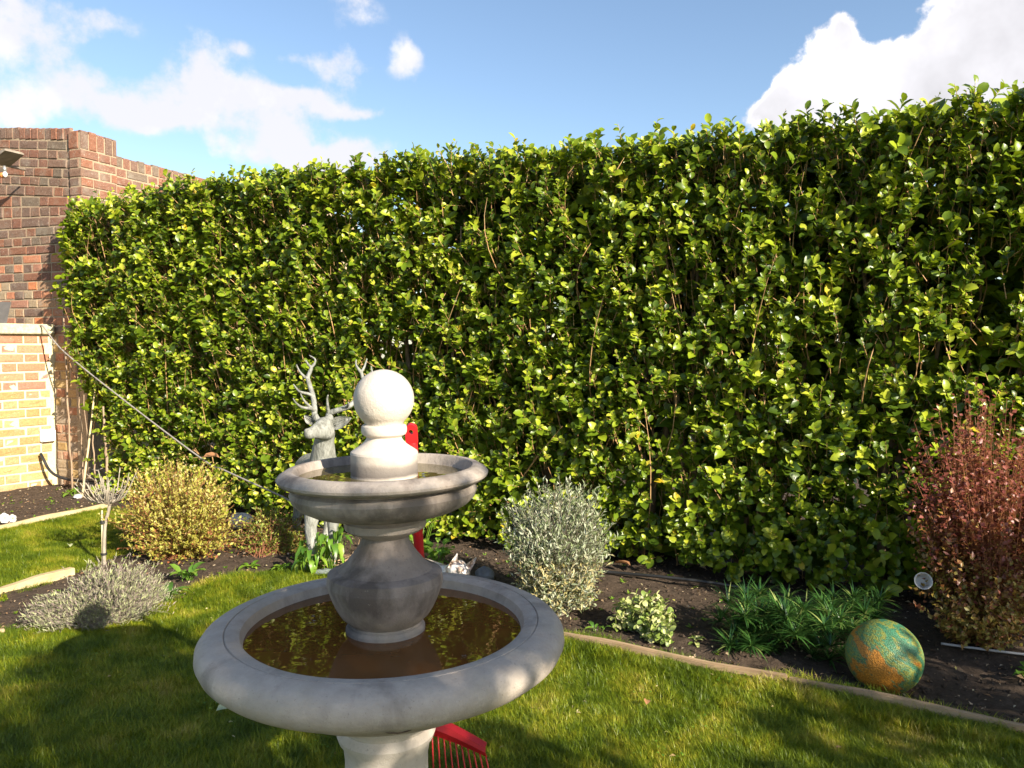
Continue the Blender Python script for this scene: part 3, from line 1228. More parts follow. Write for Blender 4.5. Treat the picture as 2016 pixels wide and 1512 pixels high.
def smooth_profile(pts, sub=3):
    P = [np.array(p, float) for p in pts]
    out = []
    for i in range(len(P) - 1):
        p0 = P[max(i - 1, 0)]; p1 = P[i]; p2 = P[i + 1]; p3 = P[min(i + 2, len(P) - 1)]
        for k in range(sub):
            t = k / sub
            out.append(.5 * ((2 * p1) + (-p0 + p2) * t + (2 * p0 - 5 * p1 + 4 * p2 - p3) * t * t + (-p0 + 3 * p1 - 3 * p2 + p3) * t ** 3))
    out.append(P[-1])
    return out


def build_fountain():
    root = tag(empty('fountain', (FX, FY, 0)), 'two-tier pale stone garden fountain with a ball finial, full of brown water', 'fountain')

    def part(name, prof, mat, seg=128, sub=1, ang=32):
        b = B()
        b.lathe(prof if sub == 1 else smooth_profile(prof, sub), seg)
        return b.build(name, mat, root, angle=ang, clean=True)
    ped = [(0, 0), (.19, 0), (.19, .035), (.175, .05), (.16, .055), (.15, .075), (.125, .10), (.105, .15), (.094, .21), (.088, .28), (.087, .34), (.091, .372),
           (.100, .384), (.104, .396), (.098, .408), (.094, .412), (.100, .425), (.118, .433), (.124, .442), (.118, .452), (0, .455)]
    part('pedestal', ped, m_stone_top)
    low = [(0, .448), (.115, .450), (.150, .462), (.20, .482), (.25, .508), (.30, .540), (.325, .554), (.352, .565), (.369, .580), (.3765, .597), (.375, .612), (.366, .625),
           (.350, .633), (.330, .637), (.3225, .6375), (.3205, .6345), (.3185, .6375), (.300, .6365), (.2915, .632), (.288, .622), (.280, .600), (.25, .565), (.20, .54), (0, .53)]
    part('lower_bowl', low, m_stone, 160)
    vase = [(0, .600), (.0810, .600), (.0835, .606), (.0825, .620), (.079, .626), (.0755, .628), (.0745, .632), (.080, .637), (.092, .648), (.102, .664), (.110, .682), (.1165, .700), (.121, .716),
            (.1210, .7165), (.1185, .735), (.110, .7395), (.098, .743), (.084, .755), (.0715, .770), (.0605, .784), (.0525, .798), (.0480, .810), (.0475, .816)]
    part('vase', vase, m_stone_dark, sub=1, ang=19)
    up = [(.0475, .811), (.0520, .814), (.060, .818), (.0745, .824), (.0840, .831), (.0855, .838), (.0855, .846), (.080, .8485), (.076, .852), (.082, .857), (.105, .859), (.130, .864), (.155, .871), (.176, .882), (.189, .895), (.1935, .908),
          (.190, .918), (.181, .924), (.181, .928), (.196, .9285), (.2100, .932), (.2165, .938), (.2175, .943), (.213, .949), (.199, .9575), (.191, .9590), (.1855, .9585), (.182, .955), (.178, .942), (.170, .925), (.150, .912), (.10, .905), (0, .90)]
    ub = part('upper_bowl', up, m_stone_tray, 160)
    ped2 = [(0, .91), (.0705, .91), (.0705, .918), (.0693, .924), (.0693, .980), (.0700, .986), (.0685, .990), (.062, .9945), (.054, .9995), (.0465, 1.005), (.0405, 1.011), (.0368, 1.0165),
            (.0362, 1.0195), (.0395, 1.0225), (.0445, 1.0255), (.0468, 1.0300), (.0472, 1.0370), (.0462, 1.0425), (.0440, 1.0452), (.0400, 1.0462), (0, 1.0465)]
    part('finial_base', ped2, mat_stone_band(), ang=24)
    R0, zc = .0625, 1.0985
    ball = [(math.sin(a) * R0, zc - math.cos(a) * R0 * .985) for a in np.linspace(0.735, math.pi, 40)]
    ball = [(.0390, 1.0452)] + ball[:-1] + [(0.0, zc + R0 * .985)]
    part('ball', ball, m_stone_top, 96)
    mw = mat_water('brown_water', (.15, .058, .014))
    mw2 = mat_water('olive_water', (.11, .085, .03))
    part('water', [(.2865, .6135), (0, .6135)][::-1], mw, 96)
    w = part('water', [(.1775, .9385), (0, .9385)][::-1], mw2, 96)
    # tiny crack with a rusty edge on the lower bowl
    b = B()
    pts = []
    for i in range(12):
        q = i / 11
        a = math.radians(-86 + 13 * q)
        r = .3535 + .001
        z = .5685 - .0008 + .006 * math.sin(q * 7) * .5
        pts.append((math.cos(a) * r, math.sin(a) * r, z))
    b.tube(pts, [.0006, .001, .0012, .0009, .0012, .0016, .001, .0012, .001, .0012, .0014, .0006], 5)
    b.build('crack', mat_simple('crack_dark', (.05, .03, .02), (.10, .06, .04)), root)
    for o in root.children:
        o.data.materials[0] = o.data.materials[0]
    tilt = Matrix.Translation((0, 0, .9)) @ Matrix.Rotation(R(-1.1), 4, 'Y') @ Matrix.Translation((0, 0, -.9))
    ub.matrix_basis = tilt
    return root


build_fountain()


# ------------------------------------------------------------------ organic bodies
def blob_body(name, segs, mat, parent, voxel=.007, smooth=6):
    """segs: list of (p0, r0, p1, r1[, squash]) joined to one skin"""
    b = B()
    for sg in segs:
        p0, r0, p1, r1 = sg[:4]
        p0, p1 = np.array(p0, float), np.array(p1, float)
        L = np.linalg.norm(p1 - p0)
        n = max(2, int(L / (min(r0, r1) * .35)) + 1)
        for k in range(n + 1):
            t = k / n
            b.sphere(p0 * (1 - t) + p1 * t, r0 * (1 - t) + r1 * t, 14, 9)
    o = b.build(name, mat, None)
    md = o.modifiers.new('r', 'REMESH')
    md.mode = 'VOXEL'
    md.voxel_size = voxel
    md2 = o.modifiers.new('s', 'SMOOTH')
    md2.iterations = smooth
    md2.factor = .5
    dg = bpy.context.evaluated_depsgraph_get()
    me = bpy.data.meshes.new_from_object(o.evaluated_get(dg))
    old = o.data
    o.modifiers.clear()
    o.data = me
    me.name = name
    bpy.data.meshes.remove(old)
    me.polygons.foreach_set('use_smooth', np.full(len(me.polygons), True))
    if not me.materials:
        me.materials.append(mat)
    o.parent = parent
    return o


def build_deer():
    m = mat_deer()
    root = tag(empty('deer_statue'), 'grey weathered stag statue with branching antlers standing in front of the hedge', 'statue')
    v = lambda *a: np.array(a, float)
    ch, rp = v(-1.03, 4.20, .47), v(-1.19, 4.56, .46)
    q = lambda u_, v_, Y_: np.array(pt(u_, v_, Y_))
    segs = [(ch, .112, rp, .112), (ch + v(.01, -.02, .03), .10, q(636, 905, 4.17), .073), (q(636, 905, 4.17), .073, q(638, 872, 4.14), .056), (q(638, 872, 4.14), .055, q(642, 848, 4.12), .050),
            (q(641, 838, 4.12), .050, q(634, 840, 4.08), .043), (q(643, 850, 4.08), .044, q(626, 851, 4.03), .036), (q(634, 840, 4.08), .040, q(618, 849, 4.01), .031), (q(618, 851, 4.01), .033, q(609, 854, 3.985), .029),
            (q(612, 849, 3.99), .020, q(604, 849, 3.975), .017), (q(632, 834, 4.09), .030, q(645, 832, 4.09), .026), (q(622, 824, 4.13), .018, q(622, 818, 4.13), .015), (q(651, 824, 4.13), .018, q(650, 818, 4.13), .015)]
    # legs: shoulder, knee, fetlock, hoof
    legs = [((-1.075, 4.16, .40), (-1.090, 4.13, .23), (-1.078, 4.11, .08), (-1.085, 4.09, .015), .060, .034, .026),
            ((-.985, 4.22, .40), (-.985, 4.20, .22), (-.985, 4.21, .08), (-1.0, 4.19, .015), .060, .032, .025),
            ((-1.245, 4.52, .40), (-1.27, 4.56, .24), (-1.305, 4.57, .09), (-1.30, 4.54, .015), .072, .034, .024),
            ((-1.12, 4.60, .40), (-1.11, 4.66, .24), (-1.13, 4.66, .09), (-1.14, 4.63, .015), .072, .034, .024)]
    for a, k, f, h, r0, r1, r2 in legs:
        segs += [(a, r0, k, r1), (k, r1, f, r2), (f, r2, h, r2 * 1.25)]
    segs.append((rp + v(-.02, .08, .04), .03, rp + v(-.03, .14, -.02), .018))
    body = blob_body('body', segs, m, root, .0075, 5)
    hoof = mat_simple('hoof_grey', (.22, .24, .24), (.34, .36, .36), 30, .6)
    for a, k, f, h, *_ in legs:
        b = B()
        b.lathe([(0, 0), (.034, 0), (.033, .012), (.028, .036), (0, .040)], 20, (h[0], h[1], h[2] - .012))
        b.build('hoof', hoof, root, angle=40, clean=True)

    def ear(base, tip, face, wid):
        base, tip, face = map(lambda q: np.array(q, float), (base, tip, face))
        ax = tip - base
        L = np.linalg.norm(ax)
        ax /= L
        face = unit(face - (face @ ax) * ax)
        sd = np.cross(ax, face)
        b = B()
        n, k = 9, 9
        outer, inner = [], []
        for i in range(n):
            t = i / (n - 1)
            w = wid * (math.sin(math.pi * min(1, t * .92 + .10)) ** .8) * (1 - .15 * t) + .002
            for j in range(k):
                a = (j / (k - 1) - .5) * 2
                c = base + ax * L * t + sd * w * a + face * (w * .75 * (a * a) - .004)
                outer.append(c)
        V = np.array(outer)
        back = V - face * .008
        q = [(i * k + j, i * k + j + 1, (i + 1) * k + j + 1, (i + 1) * k + j) for i in range(n - 1) for j in range(k - 1)]
        b.quads(V, q)
        b.quads(back, [x[::-1] for x in q])
        rim = [i * k for i in range(n)] + [(n - 1) * k + j for j in range(1, k)] + [i * k + k - 1 for i in range(n - 2, -1, -1)]
        m_ = len(V)
        b.quads(np.concatenate([V, back]), [(rim[i], rim[i + 1], rim[i + 1] + m_, rim[i] + m_) for i in range(len(rim) - 1)])
        # ridge lines inside the ear
        for o_ in (-.35, .05, .4):
            b.tube([base + ax * L * t + sd * wid * o_ * math.sin(math.pi * min(1, t + .1)) + face * .001 for t in np.linspace(.1, .85, 6)], .0022, 5)
        b.build('ear', m, root)
    ear(pt(654, 839, 4.10), pt(690, 823, 4.08), (-.15, -1, .1), .034)
    ear(pt(618, 833, 4.14), pt(599, 818, 4.14), (-.1, -1, .15), .022)
    # eyes and nostril
    for c, r in ((tuple(pt(637, 837, 4.052)), .0105), (tuple(pt(606, 850, 3.962)), .004)):
        b = B()
        b.sphere(c, r, 14, 10)
        b.build('eye', m, root)

    def z7(x, y, Y=4.15):
        return np.array(pt(560 + x / 7.2, 690 + y / 7.2, Y))

    def antler(lines):
        b = B()
        for pts, r0, r1 in lines:
            P = [z7(*p) for p in pts]
            P = smooth_profile(P, 4)
            n = len(P)
            b.tube(P, [r0 + (r1 - r0) * i / (n - 1) for i in range(n)], 10)
        b.build('antler', m, root)
    antler([([(445, 985, 4.14), (425, 900, 4.14), (425, 800, 4.16), (405, 650, 4.20), (360, 500, 4.24), (330, 390, 4.27), (362, 300, 4.28), (390, 215, 4.28)], .017, .010),
            ([(425, 850, 4.14), (380, 825, 4.11), (250, 805, 4.05), (170, 750, 4.0), (122, 680, 3.97)], .011, .003),
            ([(415, 850, 4.15), (340, 780, 4.12), (270, 700, 4.09), (228, 610, 4.07)], .011, .003),
            ([(405, 645, 4.2), (330, 612, 4.17), (220, 585, 4.14), (165, 530, 4.12), (126, 478, 4.11)], .010, .003),
            ([(330, 400, 4.27), (275, 365, 4.25), (210, 290, 4.23), (170, 200, 4.22)], .010, .003),
            ([(385, 235, 4.28), (430, 180, 4.28), (430, 120, 4.29), (350, 68, 4.30)], .009, .003),
            ([(375, 235, 4.28), (335, 195, 4.26), (300, 135, 4.25)], .009, .003)])
    antler([([(620, 985, 4.14), (630, 900, 4.14), (700, 865, 4.13), (870, 810, 4.12), (985, 735, 4.14), (1090, 610, 4.17), (1135, 490, 4.20), (1105, 370, 4.22), (1085, 300, 4.22)], .017, .009),
            ([(628, 900, 4.14), (615, 800, 4.11), (605, 690, 4.09), (618, 630, 4.08)], .010, .003),
            ([(880, 810, 4.12), (905, 770, 4.08), (903, 735, 4.06)], .009, .003),
            ([(1110, 560, 4.18), (1180, 470, 4.17), (1240, 330, 4.17), (1225, 220, 4.17)], .009, .003),
            ([(1085, 310, 4.22), (1040, 250, 4.22), (1015, 200, 4.23), (1018, 130, 4.24)], .009, .003),
            ([(1088, 305, 4.22), (1130, 240, 4.23), (1150, 180, 4.24), (1170, 115, 4.25)], .008, .003)])
    rebase(root, (-1.1, 4.3, 0))
    return root


build_deer()


def build_fox():
    m = mat_fox()
    root = tag(empty('fox_statue'), 'small pale crouching fox statue with pricked ears behind the lower bowl of the fountain', 'statue')
    v = lambda *a: np.array(a, float)
    segs = [(v(-.330, 3.74, .07), .060, v(-.45, 3.83, .07), .070), (v(-.30, 3.72, .09), .050, v(-.265, 3.68, .125), .045),
            (v(-.262, 3.675, .128), .050, v(-.245, 3.655, .120), .045), (v(-.245, 3.65, .115), .034, v(-.222, 3.61, .075), .018), (v(-.222, 3.61, .075), .017, v(-.215, 3.595, .060), .013),
            (v(-.285, 3.66, .115), .024, v(-.275, 3.65, .10), .02), (v(-.32, 3.70, .05), .04, v(-.22, 3.60, .02), .02), (v(-.36, 3.68, .04), .035, v(-.29, 3.58, .018), .02),
            (v(-.47, 3.86, .04), .04, v(-.40, 3.70, .025), .03), (v(-.255, 3.635, .145), .012, v(-.248, 3.612, .142), .01), (v(-.232, 3.65, .142), .01, v(-.225, 3.63, .138), .009)]
    blob_body('body', segs, m, root, .0045, 4)

    def ear(base, tip, w):
        base, tip = np.array(base, float), np.array(tip, float)
        ax = unit(tip - base)
        L = np.linalg.norm(tip - base)
        fc = unit(np.array([.1, -1, .1]) - (np.array([.1, -1, .1]) @ ax) * ax)
        sd = np.cross(ax, fc)
        b = B()
        n, k = 7, 7
        V = []
        for i in range(n):
            t = i / (n - 1)
            ww = w * (1 - t ** 1.6) + .0015
            for j in range(k):
                a = (j / (k - 1) - .5) * 2
                V.append(base + ax * L * t + sd * ww * a + fc * (ww * .9 * a * a - .003))
        V = np.array(V)
        q = [(i * k + j, i * k + j + 1, (i + 1) * k + j + 1, (i + 1) * k + j) for i in range(n - 1) for j in range(k - 1)]
        b.quads(V, q)
        b.quads(V - fc * .007, [x[::-1] for x in q])
        rim = [i * k for i in range(n)] + [(n - 1) * k + j for j in range(1, k)] + [i * k + k - 1 for i in range(n - 2, -1, -1)]
        b.quads(np.concatenate([V, V - fc * .007]), [(rim[i], rim[i + 1], rim[i + 1] + len(V), rim[i] + len(V)) for i in range(len(rim) - 1)])
        b.build('ear', m, root)
    ear((-.290, 3.66, .138), (-.262, 3.665, .212), .019)
    ear((-.222, 3.66, .132), (-.172, 3.67, .188), .018)
    rebase(root, (-.32, 3.7, 0))


build_fox()


# ------------------------------------------------------------------ glazed ball in the bed
def build_sphere():
    b = B()
    b.sphere((0, 0, 0), .127, 64, 40)
    o = b.build('garden_ball', mat_sphere(), clean=True)
    o.location = (1.318, 2.68, .110)
    o.rotation_euler = (.3, .5, .4)
    tag(o, 'green and orange mottled mosaic ball lying in the right bed against the edging', 'garden ball')


build_sphere()


# ------------------------------------------------------------------ timber edging
m_board = mat_wood('edging_timber', (.26, .17, .095), (.46, .33, .20))
m_board_l = mat_wood('edging_timber_pale', (.40, .30, .16), (.60, .48, .28))


def board(p0, p1, h0=-.05, h1=.045, th=.024, mat=m_board, bow=0.0, label='', group=None):
    p0, p1 = Vector((*p0, 0)), Vector((*p1, 0))
    d = (p1 - p0)
    L = d.length
    bm = bmesh.new()
    bmesh.ops.create_cube(bm, size=1)
    for v in bm.verts:
        v.co = Vector((v.co.x * L + L / 2, v.co.y * th, (h0 + h1) / 2 + v.co.z * (h1 - h0)))
    bmesh.ops.bevel(bm, geom=bm.edges[:], offset=.003, segments=2, affect='EDGES')
    long_e = [e for e in bm.edges if abs(e.verts[0].co.x - e.verts[1].co.x) > L * .5]
    bmesh.ops.subdivide_edges(bm, edges=long_e, cuts=14, use_grid_fill=True)
    for v in bm.verts:
        q = v.co.x / L
        v.co.y += bow * math.sin(math.pi * q) + .002 * math.sin(q * 23 + L)
        v.co.z += .004 * math.sin(q * 9 + L * 5) + random.uniform(-.0008, .0008)
    me = bpy.data.meshes.new('edging_board')
    bm.to_mesh(me)
    bm.free()
    for p in me.polygons:
        p.use_smooth = False
    me.materials.append(mat)
    o = bpy.data.objects.new('edging_board', me)
    COL.objects.link(o)
    o.location = p0
    o.rotation_euler = (0, 0, math.atan2(d.y, d.x))
    tag(o, label, 'edging board', group)
    return o


G_ED = 'timber boards edging the beds'
board((0.141, 3.128), (0.973, 2.669), label='timber edging board between lawn and bed below the silver shrub', group=G_ED, bow=-.008)
board((0.977, 2.6670000000000003), (1.82, 2.182), label='timber edging board between lawn and bed running past the mosaic ball', group=G_ED, bow=.004)
board((1.825, 2.179), (3.151, 1.416), label='continuation of the right timber edging beyond the mosaic ball', group=G_ED)
board((-3.32, 4.92), (-2.985, 5.64), mat=m_board_l, h1=.05, label='pale timber edging board below the white junction box bed', group=G_ED)
board((-4.2, 2.93), (-3.326, 4.905), mat=m_board_l, h1=.05, label='pale edging board at the left end of the wall bed', group=G_ED)
board((-2.48, 3.56), (-2.30, 3.98), mat=m_board_l, h0=-.03, h1=.055, th=.04, label='broad pale edging board just left of the lavender', group=G_ED)
board((-2.95, 2.45), (-2.485, 3.548), mat=m_board_l, h1=.05, th=.035, label='edging board running out of view left of the lavender', group=G_ED)
board((-2.50, 2.83), (-2.12, 3.165), mat=m_board, h1=.035, label='low worn edging board in front of the lavender at the left', group=G_ED)


# ------------------------------------------------------------------ grass
def build_grass():
    m = mat_grass()
    b = B()
    n = 640
    a = rng.random(n) * 6.283
    r = np.sqrt(rng.random(n)) * .075
    P = np.stack([np.cos(a) * r, np.sin(a) * r, np.zeros(n) - .004], -1)
    lean = rng.random(n) * 6.283
    tilt = np.abs(rng.normal(.42, .34, n))
    D = np.stack([np.cos(lean) * np.sin(tilt), np.sin(lean) * np.sin(tilt), np.cos(tilt)], -1)
    Nn = np.stack([-np.cos(lean) * np.cos(tilt), -np.sin(lean) * np.cos(tilt), np.sin(tilt)], -1)
    L = rng.uniform(.013, .033, n) * (1 + .25 * (rng.random(n) < .12))
    W = rng.uniform(.0010, .0019, n)
    add_leaves(b, P, D, Nn, L, W, tmpl_strap(.5, 3), rng.random(n))
    npatch = b.n
    # points
    N = 26000
    x = rng.uniform(-4.4, 3.2, N)
    y = rng.uniform(.5, 5.7, N)
    ok = (in_poly(x, y, MAIN_LAWN) | in_poly(x, y, SIDE_LAWN)) & ((y > 1.7) | (rng.random(N) < .35))
    ok &= ((x - FX) ** 2 + (y - FY) ** 2 > .2 ** 2)
    x, y = x[ok], y[ok]
    # longer tufts along the boards
    ex, ey = [], []
    for a_, c_, k_ in (((.181, 3.108), (.973, 2.669), 260), ((.973, 2.669), (1.578, 2.321), 230), ((1.578, 2.321), (2.6, 1.75), 150), ((-1.03, 4.13), (-.2, 3.36), 130),
                       ((-1.56, 3.56), (-1.37, 4.02), 90), ((-2.9, 2.55), (-2.42, 3.60), 130), ((-3.30, 4.90), (-3.0, 5.58), 90), ((-2.2, 3.08), (-1.56, 3.5), 120)):
        q = rng.random(k_)
        ex.append(a_[0] + (c_[0] - a_[0]) * q + rng.normal(0, .010, k_) - .024)
        ey.append(a_[1] + (c_[1] - a_[1]) * q + rng.normal(0, .010, k_) - .042)
    ne = sum(len(q) for q in ex)
    x = np.concatenate([x] + ex)
    y = np.concatenate([y] + ey)
    print('GRASS POINTS', len(x))
    # fringe tufts leaning over the board edges
    V = np.stack([x, y, np.zeros(len(x))], -1)
    b.V.append(V)
    b.R.append(np.full(len(V), .5))
    b.n += len(V)
    o = b.build('lawn_grass', m)
    me = o.data
    isp = np.zeros(b.n)
    isp[npatch:] = 1
    set_attr(me, 'is_point', isp)
    rot = np.zeros((b.n, 3))
    rot[npatch:, 2] = rng.random(len(V)) * 6.283
    rot[npatch:, 0] = rng.normal(0, .12, len(V))
    rot[npatch:, 1] = rng.normal(0, .12, len(V))
    at = me.attributes.new('rot', 'FLOAT_VECTOR', 'POINT')
    at.data.foreach_set('vector', rot.astype(np.float32).ravel())
    sc = np.ones(b.n)
    sc[npatch:] = .65 + .75 * fbm(V[:, 0] * 4, V[:, 1] * 4) + rng.uniform(-.12, .15, len(V))
    sc[-ne:] *= rng.uniform(.6, 1.35, ne)
    set_attr(me, 'scl', sc)
    ng = bpy.data.node_groups.new('grass_tufts', 'GeometryNodeTree')
    ng.interface.new_socket('Geometry', in_out='INPUT', socket_type='NodeSocketGeometry')
    ng.interface.new_socket('Geometry', in_out='OUTPUT', socket_type='NodeSocketGeometry')
    gi = ng.nodes.new('NodeGroupInput')
    go = ng.nodes.new('NodeGroupOutput')
    sp = ng.nodes.new('GeometryNodeSeparateGeometry')
    sp.domain = 'POINT'

    def na(name, t):
        q = ng.nodes.new('GeometryNodeInputNamedAttribute')
        q.data_type = t
        q.inputs['Name'].default_value = name
        return q.outputs['Attribute']
    cmp_ = ng.nodes.new('FunctionNodeCompare')
    cmp_.operation = 'GREATER_THAN'
    cmp_.inputs[1].default_value = .5
    ng.links.new(na('is_point', 'FLOAT'), cmp_.inputs[0])
    ng.links.new(gi.outputs[0], sp.inputs[0])
    ng.links.new(cmp_.outputs[0], sp.inputs['Selection'])
    iop = ng.nodes.new('GeometryNodeInstanceOnPoints')
    ng.links.new(sp.outputs['Selection'], iop.inputs['Points'])
    ng.links.new(sp.outputs['Inverted'], iop.inputs['Instance'])
    e2r = ng.nodes.new('FunctionNodeEulerToRotation')
    ng.links.new(na('rot', 'FLOAT_VECTOR'), e2r.inputs[0])
    ng.links.new(e2r.outputs[0], iop.inputs['Rotation'])
    ng.links.new(na('scl', 'FLOAT'), iop.inputs['Scale'])
    ng.links.new(iop.outputs[0], go.inputs[0])
    md = o.modifiers.new('tufts', 'NODES')
    md.node_group = ng
    tag(o, 'bright green mown grass blades of the lawn around the fountain', 'grass', kind='stuff')


build_grass()


# ------------------------------------------------------------------ shrubs
def shrub(name, label, cat, centre, targets, base_r, leaf_n, leaf_L, leaf_W, lmat, tmat, tmpl=T_SMALL, leafy=(.45, 1.0), spread=.9,
          twig_r=(.0012, .0025), up=.5, rnd=(0, 1), twig_frac=1.0, arch=.25, normal_up=.6, extra=None):
    root = tag(empty(name), label, cat)
    c = np.array(centre, float)
    E = targets
    n = len(E)
    a = rng.random(n) * 6.283
    A = c + np.stack([np.cos(a) * base_r * rng.random(n), np.sin(a) * base_r * rng.random(n), np.zeros(n)], -1)
    Cc = A * .5 + E * .5 + np.array([0, 0, 1.0]) * (arch * np.linalg.norm(E - A, axis=1) * rng.uniform(.3, 1.2, n))[:, None] + rng.normal(0, .02, (n, 3))
    b = B()
    K = leaf_n
    t = leafy[0] + (leafy[1] - leafy[0]) * (np.arange(K)[None] + rng.random((n, K))) / K
    tt = t[..., None]
    P = (1 - tt) ** 2 * A[:, None] + 2 * (1 - tt) * tt * Cc[:, None] + tt ** 2 * E[:, None]
    T = unit(2 * (1 - tt) * (Cc - A)[:, None] + 2 * tt * (E - Cc)[:, None])
    rad = unit(np.cross(T, rng.normal(0, 1, (n, K, 3))))
    D = unit(T * (1 - spread * .5) + rad * spread + np.array([0, 0, up]))
    Nn = unit(rng.normal(0, .5, (n, K, 3)) + np.array([0, 0, normal_up]) + T * .3 - rad * .2)
    L = rng.uniform(*leaf_L, (n, K))
    W = rng.uniform(*leaf_W, (n, K))
    rv = rnd(P, t) if callable(rnd) else rng.uniform(rnd[0], rnd[1], (n, K))
    ok = (P[..., 2] > .01).ravel()
    add_leaves(b, P.reshape(-1, 3)[ok], D.reshape(-1, 3)[ok], Nn.reshape(-1, 3)[ok], L.ravel()[ok], W.ravel()[ok], tmpl, np.clip(rv.ravel()[ok], 0, 1))
    f = b.build('foliage', lmat, root)
    f['kind'] = 'stuff'
    k = int(n * twig_frac)
    b = B()
    add_twigs(b, A[:k], Cc[:k], E[:k], rng.uniform(*twig_r, k), 5)
    if extra is not None:
        extra(b)
    s = b.build('stems', tmat, root)
    s['kind'] = 'stuff'
    rebase(root, tuple(centre))
    return root


def in_ellipsoid(n, c, r, zmin=.02, surf=.45, lump=.0, power=2.0):
    out = []
    while len(out) < n:
        d = unit(rng.normal(0, 1, (n * 2, 3)))
        q = rng.random(n * 2) ** surf
        p = d * q[:, None]
        if power != 2.0:
            p = p / (np.abs(d) ** power).sum(-1, keepdims=True) ** (1 / power)
        if lump:
            p = p * (1 + lump * (fbm(np.arctan2(d[:, 1], d[:, 0]) * 2 + 5, d[:, 2] * 3 + 5) - .47) * 2)[:, None]
        p = np.array(c) + p * np.array(r)
        out += list(p[p[:, 2] > zmin])
    return np.array(out[:n])


m_twig_red = mat_bark('red_twig', (.22, .07, .035), (.40, .17, .08), 60, .6)
m_twig_grey = mat_bark('grey_twig', (.20, .17, .13), (.38, .33, .25), 60, .7)
m_twig_brown = mat_bark('brown_twig', (.14, .09, .05), (.30, .21, .12), 60, .7)

# golden shrub left
m_gold = leaf_mat('gold_leaf', [(0, (.30, .10, .04)), (.12, (.34, .22, .06)), (.25, (.26, .26, .04)), (.5, (.40, .37, .06)), (.75, (.54, .48, .12)), (1, (.66, .52, .28))], rough=.5, transl=.3, tcol=(.45, .42, .05))
tg = np.concatenate([in_ellipsoid(1150, (-1.93, 4.36, .26), (.33, .30, .32), .05, .45, .4), in_ellipsoid(120, (-1.93, 4.36, .28), (.38, .34, .37), .05, .2, .3), in_ellipsoid(500, (-1.78, 4.25, .18), (.28, .24, .26), .04, .40, .2)])
shrub('golden_shrub', 'rounded golden yellow-green shrub with red stems at the left of the bed', 'shrub', (-1.92, 4.36, 0), tg, .12, 11, (.014, .029), (.008, .015), m_gold, m_twig_red,
      leafy=(.42, 1.02), twig_r=(.0009, .0022), arch=.18, rnd=lambda P, t: rng.normal(.44, .22, t.shape) + 1.3 * (P[..., 2] - .28) * .6)

# low shoots to the right of it
m_low = leaf_mat('low_leaf', [(0, (.20, .08, .04)), (.25, (.13, .14, .03)), (.6, (.17, .22, .03)), (1, (.34, .36, .05))], rough=.5, transl=.3)
tg = np.concatenate([in_ellipsoid(330, (-1.42, 4.46, .10), (.24, .20, .17), .03, .5, .2), in_ellipsoid(160, (-1.24, 4.38, .06), (.16, .12, .10), .02, .5)])
shrub('spreading_shrub', 'low reddish-stemmed growth spreading between the golden shrub and the stag', 'shrub', (-1.42, 4.46, 0), tg, .20, 9, (.012, .026), (.007, .013), m_low, m_twig_red, leafy=(.4, 1.02), twig_r=(.0010, .0022))

# lavender
m_lav = leaf_mat('lavender_leaf', [(0, (.24, .18, .16)), (.3, (.36, .29, .26)), (.55, (.33, .33, .20)), (.8, (.40, .44, .20)), (1, (.52, .52, .34))], rough=.7, transl=.15, tcol=(.35, .36, .2), spec=.2)
tg = np.concatenate([in_ellipsoid(950, (-1.74, 3.34, .08), (.21, .20, .17), .02, .40, .3), in_ellipsoid(160, (-1.74, 3.34, .08), (.24, .23, .22), .02, .2, .3), in_ellipsoid(380, (-1.93, 3.24, .04), (.17, .13, .12), .02, .42, .15)])
shrub('lavender', 'grey-green lavender mound with dry purplish stems at the left edge of the bed', 'shrub', (-1.78, 3.32, 0), tg, .15, 11, (.013, .030), (.0016, .0034), m_lav, m_twig_grey, leafy=(.5, 1.03), spread=.65,
      twig_r=(.0007, .0014), up=.9)

# silver shrub right of fountain
m_silver = leaf_mat('silver_leaf', [(0, (.07, .10, .03)), (.3, (.17, .21, .09)), (.6, (.33, .37, .24)), (.85, (.48, .50, .38)), (1, (.42, .34, .12))], rough=.6, transl=.22, tcol=(.36, .38, .16), spec=.3)
tg = np.concatenate([in_ellipsoid(100, (.205, 3.50, .35), (.29, .27, .29), .05, .2, .2), in_ellipsoid(1000, (.205, 3.50, .335), (.25, .24, .25), .05, .42, .22, 2.7), in_ellipsoid(420, (.20, 3.40, .12), (.20, .16, .15), .03, .4, .2)])


def silver_rnd(P, t):
    low = P[..., 2] < .24
    r = rng.uniform(.1, .92, t.shape)
    r = np.where(low & (rng.random(t.shape) < .45), rng.uniform(.93, 1.0, t.shape), r)
    return r


shrub('silver_shrub', 'boxy silver-green shrub with narrow leaves between the fountain and the hedge', 'shrub', (.20, 3.47, 0), tg, .09, 10, (.018, .036), (.006, .010), m_silver, m_twig_grey, leafy=(.5, 1.02), spread=.9,
      twig_r=(.001, .0022), up=.5, rnd=silver_rnd)

# variegated small plant
m_var = leaf_mat('variegated_leaf', [(0, (.12, .18, .03)), (.3, (.22, .30, .06)), (.6, (.40, .44, .14)), (1, (.60, .58, .30))], rough=.45, transl=.25, tcol=(.4, .45, .1))
tg = np.concatenate([in_ellipsoid(170, (.555, 3.20, .07), (.15, .11, .10), .02, .4, .2), in_ellipsoid(40, (.60, 3.04, .04), (.06, .05, .06), .02, .5)])
shrub('variegated_plant', 'small pale yellow-green variegated plant in front of the silver shrub', 'plant', (.555, 3.19, 0), tg, .05, 8, (.018, .032), (.014, .024), m_var, m_twig_grey, tmpl=T_BROAD, leafy=(.4, 1.0), spread=1.0, up=.2, normal_up=1.0)

